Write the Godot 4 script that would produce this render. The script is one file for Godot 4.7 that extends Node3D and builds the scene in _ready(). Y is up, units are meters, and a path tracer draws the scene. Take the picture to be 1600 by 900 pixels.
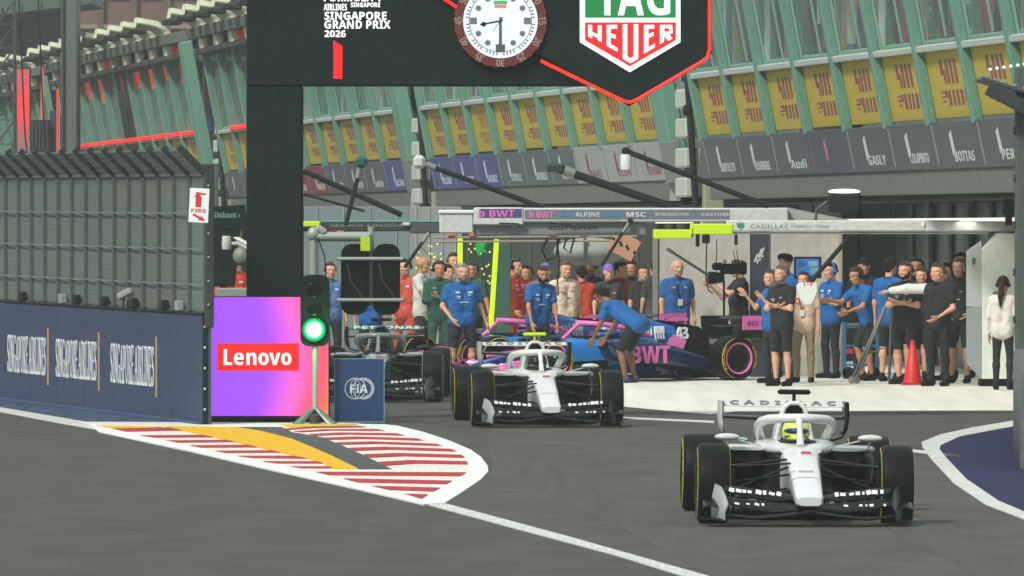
extends Node3D
# A pit lane exit at a floodlit street circuit, seen from a camera platform beside the track.
# Units are metres; the camera stands over the origin and looks along -Z.

var taken := {}
var mats := {}
var meshes := {}
var rng := RandomNumberGenerator.new()


# ------------------------------------------------------------------ naming
func numbered(called: String) -> String:
	taken[called] = int(taken.get(called, -1)) + 1
	return called if taken[called] == 0 else "%s_%03d" % [called, taken[called]]


func tag(o: Node, label: String, category := "", group := "", kind := "") -> Node:
	if label: o.set_meta("label", label)
	if category: o.set_meta("category", category)
	if group: o.set_meta("group", group)
	if kind: o.set_meta("kind", kind)
	return o


func thing(called: String, label: String, category: String, at := Vector3.ZERO, turn := 0.0, group := "") -> Node3D:
	var o := Node3D.new()
	o.name = numbered(called)
	add_child(o)
	o.position = at
	o.rotation.y = turn
	tag(o, label, category, group)
	return o


func part(called: String, what, mat: Material, parent: Node = self) -> MeshInstance3D:
	var o := MeshInstance3D.new()
	o.mesh = what.mesh() if what is Shape else what
	o.material_override = mat
	o.name = numbered(called) if parent == self else called
	parent.add_child(o, true)
	return o


func struct(called: String, what, mat: Material, parent: Node = self) -> MeshInstance3D:
	var o := part(called, what, mat, parent)
	if parent == self: o.set_meta("kind", "structure")
	return o


func group_node(called: String, parent: Node) -> Node3D:
	var o := Node3D.new()
	o.name = called
	parent.add_child(o, true)
	return o


# ------------------------------------------------------------------ materials (colours are sRGB)
func paint(c: Color, rough := 0.6, metal := 0.0, coat := 0.0) -> StandardMaterial3D:
	var key := "%s %s %s %s" % [c, rough, metal, coat]
	if not mats.has(key):
		var m := StandardMaterial3D.new()
		m.albedo_color = c
		m.roughness = rough
		m.metallic = metal
		if c.get_luminance() < 0.17 and metal < 0.2: m.metallic_specular = 0.25
		elif coat > 0.0:
			m.clearcoat_enabled = true
			m.clearcoat = coat
			m.clearcoat_roughness = 0.06
		mats[key] = m
	return mats[key]


func glow(c: Color, energy: float, base := Color(0.05, 0.05, 0.05)) -> StandardMaterial3D:
	var key := "glow %s %s" % [c, energy]
	if not mats.has(key):
		var m := StandardMaterial3D.new()
		m.albedo_color = base
		m.roughness = 0.5
		m.emission_enabled = true
		m.emission = c
		m.emission_energy_multiplier = energy
		mats[key] = m
	return mats[key]


func noise_tex(seed_: int, freq: float, lo: Color, hi: Color, size := 512, octaves := 4, kind := FastNoiseLite.TYPE_SIMPLEX_SMOOTH) -> NoiseTexture2D:
	var n := FastNoiseLite.new()
	n.seed = seed_
	n.noise_type = kind
	n.frequency = freq
	n.fractal_octaves = octaves
	var t := NoiseTexture2D.new()
	t.width = size
	t.height = size
	t.seamless = true
	t.noise = n
	var g := Gradient.new()
	g.set_color(0, lo)
	g.set_color(1, hi)
	t.color_ramp = g
	return t


func rough_surface(key: String, lo: Color, hi: Color, scale: Vector3, rough: float, seed_ := 1, freq := 0.02, fine := 0.0, bump := 0.0) -> StandardMaterial3D:
	if not mats.has(key):
		var m := StandardMaterial3D.new()
		m.albedo_texture = noise_tex(seed_, freq, lo, hi)
		m.roughness = rough
		m.metallic_specular = 0.22
		m.uv1_triplanar = true
		m.uv1_world_triplanar = true
		m.uv1_scale = scale
		if fine > 0.0:
			m.detail_enabled = true
			m.detail_blend_mode = BaseMaterial3D.BLEND_MODE_MUL
			m.detail_uv_layer = BaseMaterial3D.DETAIL_UV_2
			m.detail_albedo = noise_tex(seed_ + 5, 0.08, Color(1 - fine, 1 - fine, 1 - fine), Color(1, 1, 1), 512, 3)
			m.uv2_triplanar = true
			m.uv2_world_triplanar = true
			m.uv2_scale = scale * 6.3
		if bump > 0.0:
			m.normal_enabled = true
			m.normal_scale = bump
			var t := noise_tex(seed_ + 9, 0.2, Color.BLACK, Color.WHITE, 256, 2)
			t.as_normal_map = true
			t.bump_strength = 6.0
			m.normal_texture = t
		mats[key] = m
	return mats[key]


# ------------------------------------------------------------------ shapes
class Shape:
	var v := PackedVector3Array()
	var n := PackedVector3Array()
	var u := PackedVector2Array()
	var ix := PackedInt32Array()
	var xf := Transform3D()

	func mesh() -> ArrayMesh:
		var a := []
		a.resize(Mesh.ARRAY_MAX)
		a[Mesh.ARRAY_VERTEX] = v
		a[Mesh.ARRAY_NORMAL] = n
		a[Mesh.ARRAY_TEX_UV] = u
		a[Mesh.ARRAY_INDEX] = ix
		var m := ArrayMesh.new()
		m.add_surface_from_arrays(Mesh.PRIMITIVE_TRIANGLES, a)
		return m

	func place(x := 0.0, y := 0.0, z := 0.0, basis := Basis()) -> Shape:
		xf = Transform3D(basis, Vector3(x, y, z))
		return self

	func put(p: Vector3, normal: Vector3, uv := Vector2.ZERO) -> int:
		v.append(xf * p)
		n.append((xf.basis * normal).normalized())
		u.append(uv)
		return v.size() - 1

	func tri(a: int, b: int, c: int) -> void:
		var g := (v[c] - v[a]).cross(v[b] - v[a])
		if g.dot(n[a] + n[b] + n[c]) < 0.0:
			ix.append_array([a, c, b])
		else:
			ix.append_array([a, b, c])

	func quad(a: Vector3, b: Vector3, c: Vector3, d: Vector3, out := Vector3.ZERO) -> Shape:
		var g := (c - a).cross(b - d)
		if out != Vector3.ZERO and g.dot(out) < 0.0: g = -g
		var i := put(a, g, Vector2(0, 1))
		put(b, g, Vector2(1, 1))
		put(c, g, Vector2(1, 0))
		put(d, g, Vector2(0, 0))
		tri(i, i + 1, i + 2)
		tri(i, i + 2, i + 3)
		return self

	func append(o: Shape, t := Transform3D()) -> Shape:
		var base := v.size()
		var w := xf * t
		var flip := w.basis.determinant() < 0.0
		for i in o.v.size():
			v.append(w * o.v[i])
			n.append((w.basis * o.n[i]).normalized())
		u.append_array(o.u)
		for k in range(0, o.ix.size(), 3):
			if flip:
				ix.append_array([base + o.ix[k], base + o.ix[k + 2], base + o.ix[k + 1]])
			else:
				ix.append_array([base + o.ix[k], base + o.ix[k + 1], base + o.ix[k + 2]])
		return self

	# a box with chamfered edges
	func box(c: Vector3, s: Vector3, bevel := 0.0, basis := Basis()) -> Shape:
		var keep := xf
		xf = xf * Transform3D(basis, c)
		var h := s * 0.5
		var b := minf(bevel, 0.45 * minf(s.x, minf(s.y, s.z)))
		for axis in 3:
			var a1 := (axis + 1) % 3
			var a2 := (axis + 2) % 3
			for sg: float in [-1.0, 1.0]:
				var q := []
				for k: Vector2 in [Vector2(-1, -1), Vector2(1, -1), Vector2(1, 1), Vector2(-1, 1)]:
					var p := Vector3()
					p[axis] = sg * h[axis]
					p[a1] = k.x * (h[a1] - b)
					p[a2] = k.y * (h[a2] - b)
					q.append(p)
				var out := Vector3()
				out[axis] = sg
				quad(q[0], q[1], q[2], q[3], out)
		if b > 0.0:
			for axis in 3:
				var a1 := (axis + 1) % 3
				var a2 := (axis + 2) % 3
				for k: Vector2 in [Vector2(-1, -1), Vector2(1, -1), Vector2(1, 1), Vector2(-1, 1)]:
					var p := [Vector3(), Vector3(), Vector3(), Vector3()]
					for i in 4:
						p[i][axis] = (h[axis] - b) * (1.0 if i == 1 or i == 2 else -1.0)
						p[i][a1] = k.x * (h[a1] - (b if i >= 2 else 0.0))
						p[i][a2] = k.y * (h[a2] - (0.0 if i >= 2 else b))
					var out := Vector3()
					out[a1] = k.x
					out[a2] = k.y
					quad(p[0], p[1], p[2], p[3], out)
			for sx: float in [-1.0, 1.0]:
				for sy: float in [-1.0, 1.0]:
					for sz: float in [-1.0, 1.0]:
						var g := Vector3(sx, sy, sz)
						var i := put(Vector3(sx * h.x, sy * (h.y - b), sz * (h.z - b)), g)
						put(Vector3(sx * (h.x - b), sy * h.y, sz * (h.z - b)), g)
						put(Vector3(sx * (h.x - b), sy * (h.y - b), sz * h.z), g)
						tri(i, i + 1, i + 2)
		xf = keep
		return self

	# a beam of square section from a to b
	func bar(a: Vector3, b: Vector3, w: float, h := 0.0, bevel := 0.0) -> Shape:
		var d := (b - a).normalized()
		var up := Vector3.UP if absf(d.y) < 0.95 else Vector3.BACK
		var x := up.cross(d).normalized()
		return box((a + b) * 0.5, Vector3(w, h if h > 0.0 else w, a.distance_to(b)), bevel, Basis(x, d.cross(x), d))

	# an outline in the plane of x and y, given depth along z
	func prism(poly: PackedVector2Array, z0: float, z1: float) -> Shape:
		var t := Geometry2D.triangulate_polygon(poly)
		for z: float in [z0, z1]:
			var out := Vector3(0, 0, signf(z - (z0 + z1) * 0.5))
			var base := v.size()
			for p in poly: put(Vector3(p.x, p.y, z), out, p)
			for k in range(0, t.size(), 3): tri(base + t[k], base + t[k + 1], base + t[k + 2])
		var area := 0.0
		for i in poly.size(): area += poly[i].cross(poly[(i + 1) % poly.size()])
		for i in poly.size():
			var p := poly[i]
			var q := poly[(i + 1) % poly.size()]
			var o := Vector3(q.y - p.y, p.x - q.x, 0) * signf(area)
			quad(Vector3(p.x, p.y, z0), Vector3(q.x, q.y, z0), Vector3(q.x, q.y, z1), Vector3(p.x, p.y, z1), o)
		return self

	# a flat sheet on the ground: points are x and z
	func sheet(poly: PackedVector2Array, y: float) -> Shape:
		var t := Geometry2D.triangulate_polygon(poly)
		var base := v.size()
		for p in poly: put(Vector3(p.x, y, p.y), Vector3.UP, p)
		for k in range(0, t.size(), 3): tri(base + t[k], base + t[k + 1], base + t[k + 2])
		if y > 0.0:   # the thickness of the layer, down to the ground
			var area := 0.0
			for i in poly.size(): area += poly[i].cross(poly[(i + 1) % poly.size()])
			for i in poly.size():
				var p := poly[i]
				var q := poly[(i + 1) % poly.size()]
				quad(Vector3(p.x, y, p.y), Vector3(q.x, y, q.y), Vector3(q.x, -0.01, q.y), Vector3(p.x, -0.01, p.y), Vector3(q.y - p.y, 0, p.x - q.x) * signf(area))
		return self

	# rings of equal length joined into a skin
	func loft(rings: Array, caps := true, closed := true) -> Shape:
		var m: int = rings[0].size()
		var k: int = rings.size()
		var base := v.size()
		for i in k:
			var mid := Vector3()
			for p: Vector3 in rings[i]: mid += p / m
			for j in m:
				var p: Vector3 = rings[i][j]
				var along: Vector3 = rings[mini(i + 1, k - 1)][j] - rings[maxi(i - 1, 0)][j]
				var j0 := (j + m - 1) % m if closed else maxi(j - 1, 0)
				var j1 := (j + 1) % m if closed else mini(j + 1, m - 1)
				var across: Vector3 = rings[i][j1] - rings[i][j0]
				var g := along.cross(across)
				if closed and g.dot(p - mid) < 0.0: g = -g
				put(p, g if g.length_squared() > 1e-14 else Vector3.UP, Vector2(float(j) / m, float(i) / k))
		for i in k - 1:
			for j in (m if closed else m - 1):
				var a := base + i * m + j
				var b := base + i * m + (j + 1) % m
				tri(a, b, b + m)
				tri(a, b + m, a + m)
		if caps and closed:
			for e: int in [0, k - 1]:
				var mid := Vector3()
				for p: Vector3 in rings[e]: mid += p / m
				var inner := Vector3()
				for p: Vector3 in rings[1 if e == 0 else k - 2]: inner += p / m
				var g := mid - inner
				var c := put(mid, g)
				for p: Vector3 in rings[e]: put(p, g)
				for j in m: tri(c, c + 1 + j, c + 1 + (j + 1) % m)
		return self

	func tube(pts: PackedVector3Array, r, sides := 8, flat := 1.0) -> Shape:
		var rings := []
		var up := Vector3.ZERO
		for i in pts.size():
			var d := (pts[mini(i + 1, pts.size() - 1)] - pts[maxi(i - 1, 0)]).normalized()
			if up == Vector3.ZERO: up = Vector3.UP if absf(d.y) < 0.9 else Vector3.RIGHT
			var x := up.cross(d).normalized()
			var y := d.cross(x)
			up = y
			var rad: float = r if r is float else r[i]
			var ring := PackedVector3Array()
			for j in sides:
				var a := TAU * j / sides
				ring.append(pts[i] + (x * cos(a) + y * sin(a) * flat) * rad)
			rings.append(ring)
		return loft(rings)

	# a profile of (radius, height) turned about the y axis
	func lathe(prof: PackedVector2Array, segs := 24, squash := Vector3.ONE) -> Shape:
		var edges := []
		for i in prof.size() - 1:
			var d := prof[i + 1] - prof[i]
			edges.append(Vector2(d.y, -d.x).normalized())
		for i in prof.size() - 1:
			var na: Vector2 = edges[i]
			var nb: Vector2 = edges[i]
			if i > 0 and edges[i - 1].dot(edges[i]) > 0.6: na = edges[i - 1] + edges[i]
			if i < prof.size() - 2 and edges[i + 1].dot(edges[i]) > 0.6: nb = edges[i + 1] + edges[i]
			var base := v.size()
			for j in segs + 1:
				var a := TAU * j / segs
				var dir := Vector3(cos(a), 0, sin(a))
				put((dir * prof[i].x + Vector3.UP * prof[i].y) * squash, dir * na.x + Vector3.UP * na.y, Vector2(float(j) / segs, 0))
				put((dir * prof[i + 1].x + Vector3.UP * prof[i + 1].y) * squash, dir * nb.x + Vector3.UP * nb.y, Vector2(float(j) / segs, 1))
			for j in segs:
				var k := base + 2 * j
				tri(k, k + 1, k + 3)
				tri(k, k + 3, k + 2)
		return self

	# a brake drum: a short cylinder across the car
	func lathe_at(c: Vector3, r: float) -> Shape:
		var t := Shape.new()
		t.lathe(PackedVector2Array([Vector2(0, -0.06), Vector2(r, -0.06), Vector2(r, 0.06), Vector2(0, 0.06)]), 18)
		return append(t, Transform3D(Basis(Vector3.BACK, PI / 2), c))

	func ball(c: Vector3, r: Vector3, segs := 14) -> Shape:
		var rings := []
		var h: int = segs / 2
		for i in h + 1:
			var b := PI * (0.02 + 0.96 * i / h)
			var ring := PackedVector3Array()
			for j in segs:
				var a := TAU * j / segs
				ring.append(c + Vector3(sin(b) * cos(a), cos(b), sin(b) * sin(a)) * r)
			rings.append(ring)
		return loft(rings)

	# a swept plate: stations are [x, y, z of the leading edge, chord, thickness, pitch]
	func wing(stations: Array) -> Shape:
		var rings := []
		for s: Array in stations:
			var ring := PackedVector3Array()
			for q: Vector2 in [Vector2(0, 0), Vector2(0.12, 0.5), Vector2(0.4, 0.62), Vector2(0.75, 0.4), Vector2(1, 0.06), Vector2(1, -0.06), Vector2(0.7, -0.25), Vector2(0.35, -0.42), Vector2(0.1, -0.35)]:
				var c: float = q.x * s[3]
				var t: float = q.y * s[4]
				ring.append(Vector3(s[0], s[1] + c * sin(s[5]) + t * cos(s[5]), s[2] - c * cos(s[5]) + t * sin(s[5])))
			rings.append(ring)
		return loft(rings)


func S() -> Shape:
	return Shape.new()


func P2(a: Array) -> PackedVector2Array:
	var r := PackedVector2Array()
	for i in range(0, a.size(), 2): r.append(Vector2(a[i], a[i + 1]))
	return r


func P3(a: Array) -> PackedVector3Array:
	var r := PackedVector3Array()
	for i in range(0, a.size(), 3): r.append(Vector3(a[i], a[i + 1], a[i + 2]))
	return r


func round_rect(w: float, h: float, r: float, k := 4) -> PackedVector2Array:
	var p := PackedVector2Array()
	for c: Array in [[1, 1, 0.0], [-1, 1, 90.0], [-1, -1, 180.0], [1, -1, 270.0]]:
		for i in k + 1:
			var a := deg_to_rad(c[2] + 90.0 * i / k)
			p.append(Vector2(c[0] * (w / 2 - r) + r * cos(a), c[1] * (h / 2 - r) + r * sin(a)))
	return p


func disc(r: float, k := 24, a0 := 0.0, a1 := TAU) -> PackedVector2Array:
	var p := PackedVector2Array()
	for i in k: p.append(Vector2(cos(a0 + (a1 - a0) * i / k), sin(a0 + (a1 - a0) * i / k)) * r)
	return p


# a flat band of an arc, as an outline
func arc_band(r0: float, r1: float, a0: float, a1: float, k := 16) -> PackedVector2Array:
	var p := PackedVector2Array()
	for i in k + 1: p.append(Vector2(cos(lerpf(a0, a1, float(i) / k)), sin(lerpf(a0, a1, float(i) / k))) * r1)
	for i in k + 1: p.append(Vector2(cos(lerpf(a1, a0, float(i) / k)), sin(lerpf(a1, a0, float(i) / k))) * r0)
	return p


func superring(z: float, cx: float, hw: float, y0: float, y1: float, e := 2.6, k := 20) -> PackedVector3Array:
	var ring := PackedVector3Array()
	for j in k:
		var a := TAU * (j + 0.5) / k
		var c := cos(a)
		var s := sin(a)
		ring.append(Vector3(cx + hw * signf(c) * pow(absf(c), 2.0 / e), (y0 + y1) / 2 + (y1 - y0) / 2 * signf(s) * pow(absf(s), 2.0 / e), z))
	return ring


# raised lettering fitted into width x height (metres); at is the middle, facing +z of the given basis
func letters(words: String, w: float, h: float, mat: Material, parent: Node, at: Vector3, basis := Basis(), depth := 0.01, face := "Droid Sans", weight := 700, called := "lettering") -> MeshInstance3D:
	var key := "%s|%s|%d" % [words, face, weight]
	if not meshes.has(key):
		var f := SystemFont.new()
		f.font_names = PackedStringArray([face])
		f.font_weight = weight
		var t := TextMesh.new()
		t.text = words
		t.font = f
		t.font_size = 48
		t.pixel_size = 0.02
		t.depth = 1.0
		t.curve_step = 2.0
		meshes[key] = t
	var tm: TextMesh = meshes[key]
	var box := tm.get_aabb()
	var o := MeshInstance3D.new()
	o.mesh = tm
	o.material_override = mat
	o.name = called
	parent.add_child(o, true)
	var sc := Vector3(w / maxf(box.size.x, 0.001), h / maxf(box.size.y, 0.001), depth / maxf(box.size.z, 0.001))
	var bs := basis * Basis.from_scale(sc)
	o.transform = Transform3D(bs, at - bs * box.get_center())
	return o


# ------------------------------------------------------------------ people
# joins tapered capsules [a, b, radius a, radius b] with a smooth minimum and meshes the field as surface nets
func flesh(out: Shape, bones: Array, cell: float, k: float) -> void:
	var lo := Vector3.ONE * 1e9
	var hi := -lo
	for b: Array in bones:
		var r: float = maxf(b[2], b[3]) + 2.5 * cell
		lo = lo.min((b[0] as Vector3).min(b[1]) - Vector3.ONE * r)
		hi = hi.max((b[0] as Vector3).max(b[1]) + Vector3.ONE * r)
	var nx := int((hi.x - lo.x) / cell) + 2
	var ny := int((hi.y - lo.y) / cell) + 2
	var nz := int((hi.z - lo.z) / cell) + 2
	var f := PackedFloat32Array()
	f.resize(nx * ny * nz)
	f.fill(9.0)
	for b: Array in bones:
		var a: Vector3 = b[0]
		var ab: Vector3 = b[1] - a
		var ra: float = b[2]
		var rd: float = b[3] - b[2]
		var pad := maxf(b[2], b[3]) + k + 2.0 * cell
		var p0 := ((a.min(b[1]) - Vector3.ONE * pad - lo) / cell).floor().max(Vector3.ZERO)
		var p1 := ((a.max(b[1]) + Vector3.ONE * pad - lo) / cell).ceil().min(Vector3(nx - 1, ny - 1, nz - 1))
		var inv := 1.0 / maxf(ab.length_squared(), 1e-9)
		for z in range(int(p0.z), int(p1.z) + 1):
			for y in range(int(p0.y), int(p1.y) + 1):
				var i := (z * ny + y) * nx + int(p0.x)
				var p := lo + Vector3(p0.x, y, z) * cell - a
				for x in range(int(p0.x), int(p1.x) + 1):
					var t := clampf(p.dot(ab) * inv, 0.0, 1.0)
					var d := (p - ab * t).length() - ra - rd * t
					var o := f[i]
					var h := k - absf(o - d)
					f[i] = minf(o, d) - (h * h * 0.25 / k if h > 0.0 else 0.0)
					i += 1
					p.x += cell
	var at := PackedInt32Array()
	at.resize(f.size())
	at.fill(-1)
	var corner := PackedInt32Array([0, 1, nx, nx + 1, nx * ny, nx * ny + 1, nx * ny + nx, nx * ny + nx + 1])
	var edges := PackedInt32Array([0, 1, 2, 3, 4, 5, 6, 7, 0, 2, 1, 3, 4, 6, 5, 7, 0, 4, 1, 5, 2, 6, 3, 7])
	var g := PackedFloat32Array()
	g.resize(8)
	var sy := nx
	var sz := nx * ny
	for z in nz - 1:
		for y in ny - 1:
			for x in nx - 1:
				var i := z * sz + y * sy + x
				if absf(f[i]) > 2.0 * cell: continue
				var inside := 0
				for c in 8:
					g[c] = f[i + corner[c]]
					if g[c] < 0.0: inside += 1
				if inside == 0 or inside == 8: continue
				var sum := Vector3.ZERO
				var cnt := 0
				for e in range(0, 24, 2):
					var ga := g[edges[e]]
					var gb := g[edges[e + 1]]
					if (ga < 0.0) == (gb < 0.0): continue
					var t := ga / (ga - gb)
					var c0 := edges[e]
					var c1 := edges[e + 1]
					sum += Vector3(lerpf(c0 & 1, c1 & 1, t), lerpf((c0 >> 1) & 1, (c1 >> 1) & 1, t), lerpf(c0 >> 2, c1 >> 2, t))
					cnt += 1
				var nrm := Vector3(g[1] + g[3] + g[5] + g[7] - g[0] - g[2] - g[4] - g[6], g[2] + g[3] + g[6] + g[7] - g[0] - g[1] - g[4] - g[5], g[4] + g[5] + g[6] + g[7] - g[0] - g[1] - g[2] - g[3])
				at[i] = out.put(lo + (Vector3(x, y, z) + sum / cnt) * cell, nrm)
	for z in range(1, nz - 1):
		for y in range(1, ny - 1):
			for x in range(1, nx - 1):
				var i := z * sz + y * sy + x
				if at[i] < 0: continue
				var s := f[i] < 0.0
				if s != (f[i + 1] < 0.0): net(out, at[i], at[i - sy], at[i - sy - sz], at[i - sz])
				if s != (f[i + sy] < 0.0): net(out, at[i], at[i - 1], at[i - 1 - sz], at[i - sz])
				if s != (f[i + sz] < 0.0): net(out, at[i], at[i - 1], at[i - 1 - sy], at[i - sy])


func net(out: Shape, a: int, b: int, c: int, d: int) -> void:
	if a < 0 or b < 0 or c < 0 or d < 0: return
	out.tri(a, b, c)
	out.tri(a, c, d)


var head_shape: Shape
var hand_shape: Shape


func V(x: float, y: float, z: float) -> Vector3:
	return Vector3(x, y, z)


# a head about its own middle, looking along +z, and a relaxed left hand pointing along -y
func prepare_flesh() -> void:
	head_shape = S()
	flesh(head_shape, [
		[V(0, 0.045, -0.03), V(0, 0.05, 0.015), 0.088, 0.08], [V(0, -0.02, 0.02), V(0, -0.02, 0.04), 0.066, 0.058],
		[V(-0.03, -0.065, 0.04), V(0.03, -0.065, 0.04), 0.036, 0.036], [V(0, -0.088, 0.075), V(0, -0.085, 0.07), 0.019, 0.019],
		[V(0, 0.03, 0.094), V(0, -0.012, 0.114), 0.008, 0.013], [V(-0.014, -0.018, 0.098), V(0.014, -0.018, 0.098), 0.009, 0.009],
		[V(-0.04, 0.042, 0.082), V(0.04, 0.042, 0.082), 0.014, 0.014], [V(-0.02, -0.05, 0.088), V(0.02, -0.05, 0.088), 0.011, 0.011],
		[V(-0.045, -0.005, 0.066), V(-0.05, -0.01, 0.06), 0.022, 0.02], [V(0.045, -0.005, 0.066), V(0.05, -0.01, 0.06), 0.022, 0.02],
		[V(-0.083, 0.022, -0.01), V(-0.083, -0.018, 0.0), 0.016, 0.011], [V(0.083, 0.022, -0.01), V(0.083, -0.018, 0.0), 0.016, 0.011],
		[V(0, -0.05, -0.02), V(0, -0.15, -0.035), 0.054, 0.055]], 0.009, 0.022)
	hand_shape = S()
	var bones := [[V(-0.024, -0.02, 0), V(-0.03, -0.085, 0.002), 0.017, 0.014], [V(0.02, -0.02, 0), V(0.028, -0.085, 0.002), 0.017, 0.014], [V(0, 0.01, 0), V(0, -0.08, 0), 0.02, 0.016]]
	for k in 4:
		var x := -0.031 + 0.0207 * k
		var l: float = [0.062, 0.076, 0.081, 0.07][k]
		var b := 0.35 + 0.1 * (3 - k)
		var q := V(x, -0.088, 0.003)
		for j in 3:
			var ang := b * (0.35 + 0.8 * j)
			var e: Vector3 = q + V(0, -cos(ang), sin(ang)) * (l * float([0.45, 0.32, 0.25][j]))
			bones.append([q, e, 0.0095 - 0.001 * j, 0.0088 - 0.001 * j])
			q = e
	bones.append([V(0.028, -0.02, 0.006), V(0.052, -0.055, 0.022), 0.014, 0.011])
	bones.append([V(0.052, -0.055, 0.022), V(0.056, -0.088, 0.034), 0.011, 0.009])
	flesh(hand_shape, bones, 0.0055, 0.007)


# directions of the limbs: [upper arm, forearm] right (-x) and left (+x) of the body facing +z, thighs and shins, lean of the trunk
var POSES := {
	"stand": {"r": [Vector3(-.2, -1, .02), Vector3(-.06, -1, .22)], "l": [Vector3(.2, -1, .0), Vector3(.06, -1, .2)]},
	"easy": {"r": [Vector3(-.3, -1, -.05), Vector3(.35, -.7, .5)], "l": [Vector3(.28, -1, -.1), Vector3(.32, -1, .12)], "hips": .03},
	"crossed": {"r": [Vector3(-.2, -1, .35), Vector3(1, .16, .16)], "l": [Vector3(.2, -1, .35), Vector3(-1, .22, .3)]},
	"bend": {"r": [Vector3(-.12, -1, .35), Vector3(.1, -.8, .55)], "l": [Vector3(.14, -1, .3), Vector3(-.05, -.85, .5)], "lean": 1.0, "knee": .12},
	"point": {"r": [Vector3(-1, .0, .22), Vector3(-1, -.12, .2)], "l": [Vector3(.25, -1, .1), Vector3(-.5, -.5, .7)]},
	"shoulder": {"r": [Vector3(-.3, -.75, .62), Vector3(.25, .7, .7)], "l": [Vector3(.5, -.5, .75), Vector3(-.5, .55, .6)]},
	"phone": {"r": [Vector3(-.3, -.8, .5), Vector3(-.1, .75, .65)], "l": [Vector3(.25, -.9, .35), Vector3(-.35, .65, .6)]},
	"salute": {"r": [Vector3(-.2, -1, .05), Vector3(-.05, -1, .2)], "l": [Vector3(.75, .35, .4), Vector3(-.85, .65, .25)]},
	"hips": {"r": [Vector3(-.6, -.85, -.1), Vector3(.6, -.65, .35)], "l": [Vector3(.6, -.85, -.1), Vector3(-.6, -.65, .35)]},
	"stoop": {"r": [Vector3(-.2, -.6, .75), Vector3(.15, .1, 1)], "l": [Vector3(.2, -.8, .5), Vector3(-.1, -.3, 1)], "lean": .35, "knee": .1},
	"walk": {"r": [Vector3(-.2, -1, -.2), Vector3(.0, -1, .25)], "l": [Vector3(.2, -1, .25), Vector3(.0, -.9, .5)], "stride": .22},
	"reach": {"r": [Vector3(-.18, -1, .3), Vector3(.05, -.95, .35)], "l": [Vector3(.16, -1, .25), Vector3(.0, -1, .3)], "lean": .22, "knee": .04},
}


func skeleton(pose: String) -> Dictionary:
	var p: Dictionary = POSES[pose]
	var lean: float = p.get("lean", 0.0)
	var stride: float = p.get("stride", 0.0)
	var k: float = p.get("knee", 0.0)
	var drop := k * 0.35
	var hip := V(0, 0.94 - drop, -0.12 * lean)
	var R := Basis(Vector3.RIGHT, lean)
	var j := {"hip": hip, "R": R}
	j.chest = hip + R * V(0, 0.36, 0)
	j.neck = hip + R * V(0, 0.52, -0.015)
	j.head = j.neck + Basis(Vector3.RIGHT, lean * 0.75) * V(0, 0.165, 0.035)
	j.head_basis = Basis(Vector3.RIGHT, lean * 0.7 + p.get("nod", 0.05))
	for s: Array in [["r", -1.0], ["l", 1.0]]:
		var sh: Vector3 = hip + R * V(s[1] * 0.178, 0.462, -0.01)
		var el: Vector3 = sh + (p[s[0]][0] as Vector3).normalized() * 0.285
		var wr: Vector3 = el + (p[s[0]][1] as Vector3).normalized() * 0.25
		j["sh" + s[0]] = sh
		j["el" + s[0]] = el
		j["wr" + s[0]] = wr
		var hp: Vector3 = hip + V(s[1] * 0.088, -0.02, 0)
		var foot := V(s[1] * (0.115 + p.get("hips", 0.0)), 0.085, s[1] * stride - (0.0 if stride == 0.0 else 0.02))
		var mid := (hp + foot) * 0.5 + V(s[1] * 0.015, 0.01, 0.03 + k)
		j["hp" + s[0]] = hp
		j["kn" + s[0]] = mid
		j["an" + s[0]] = foot
	return j


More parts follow.
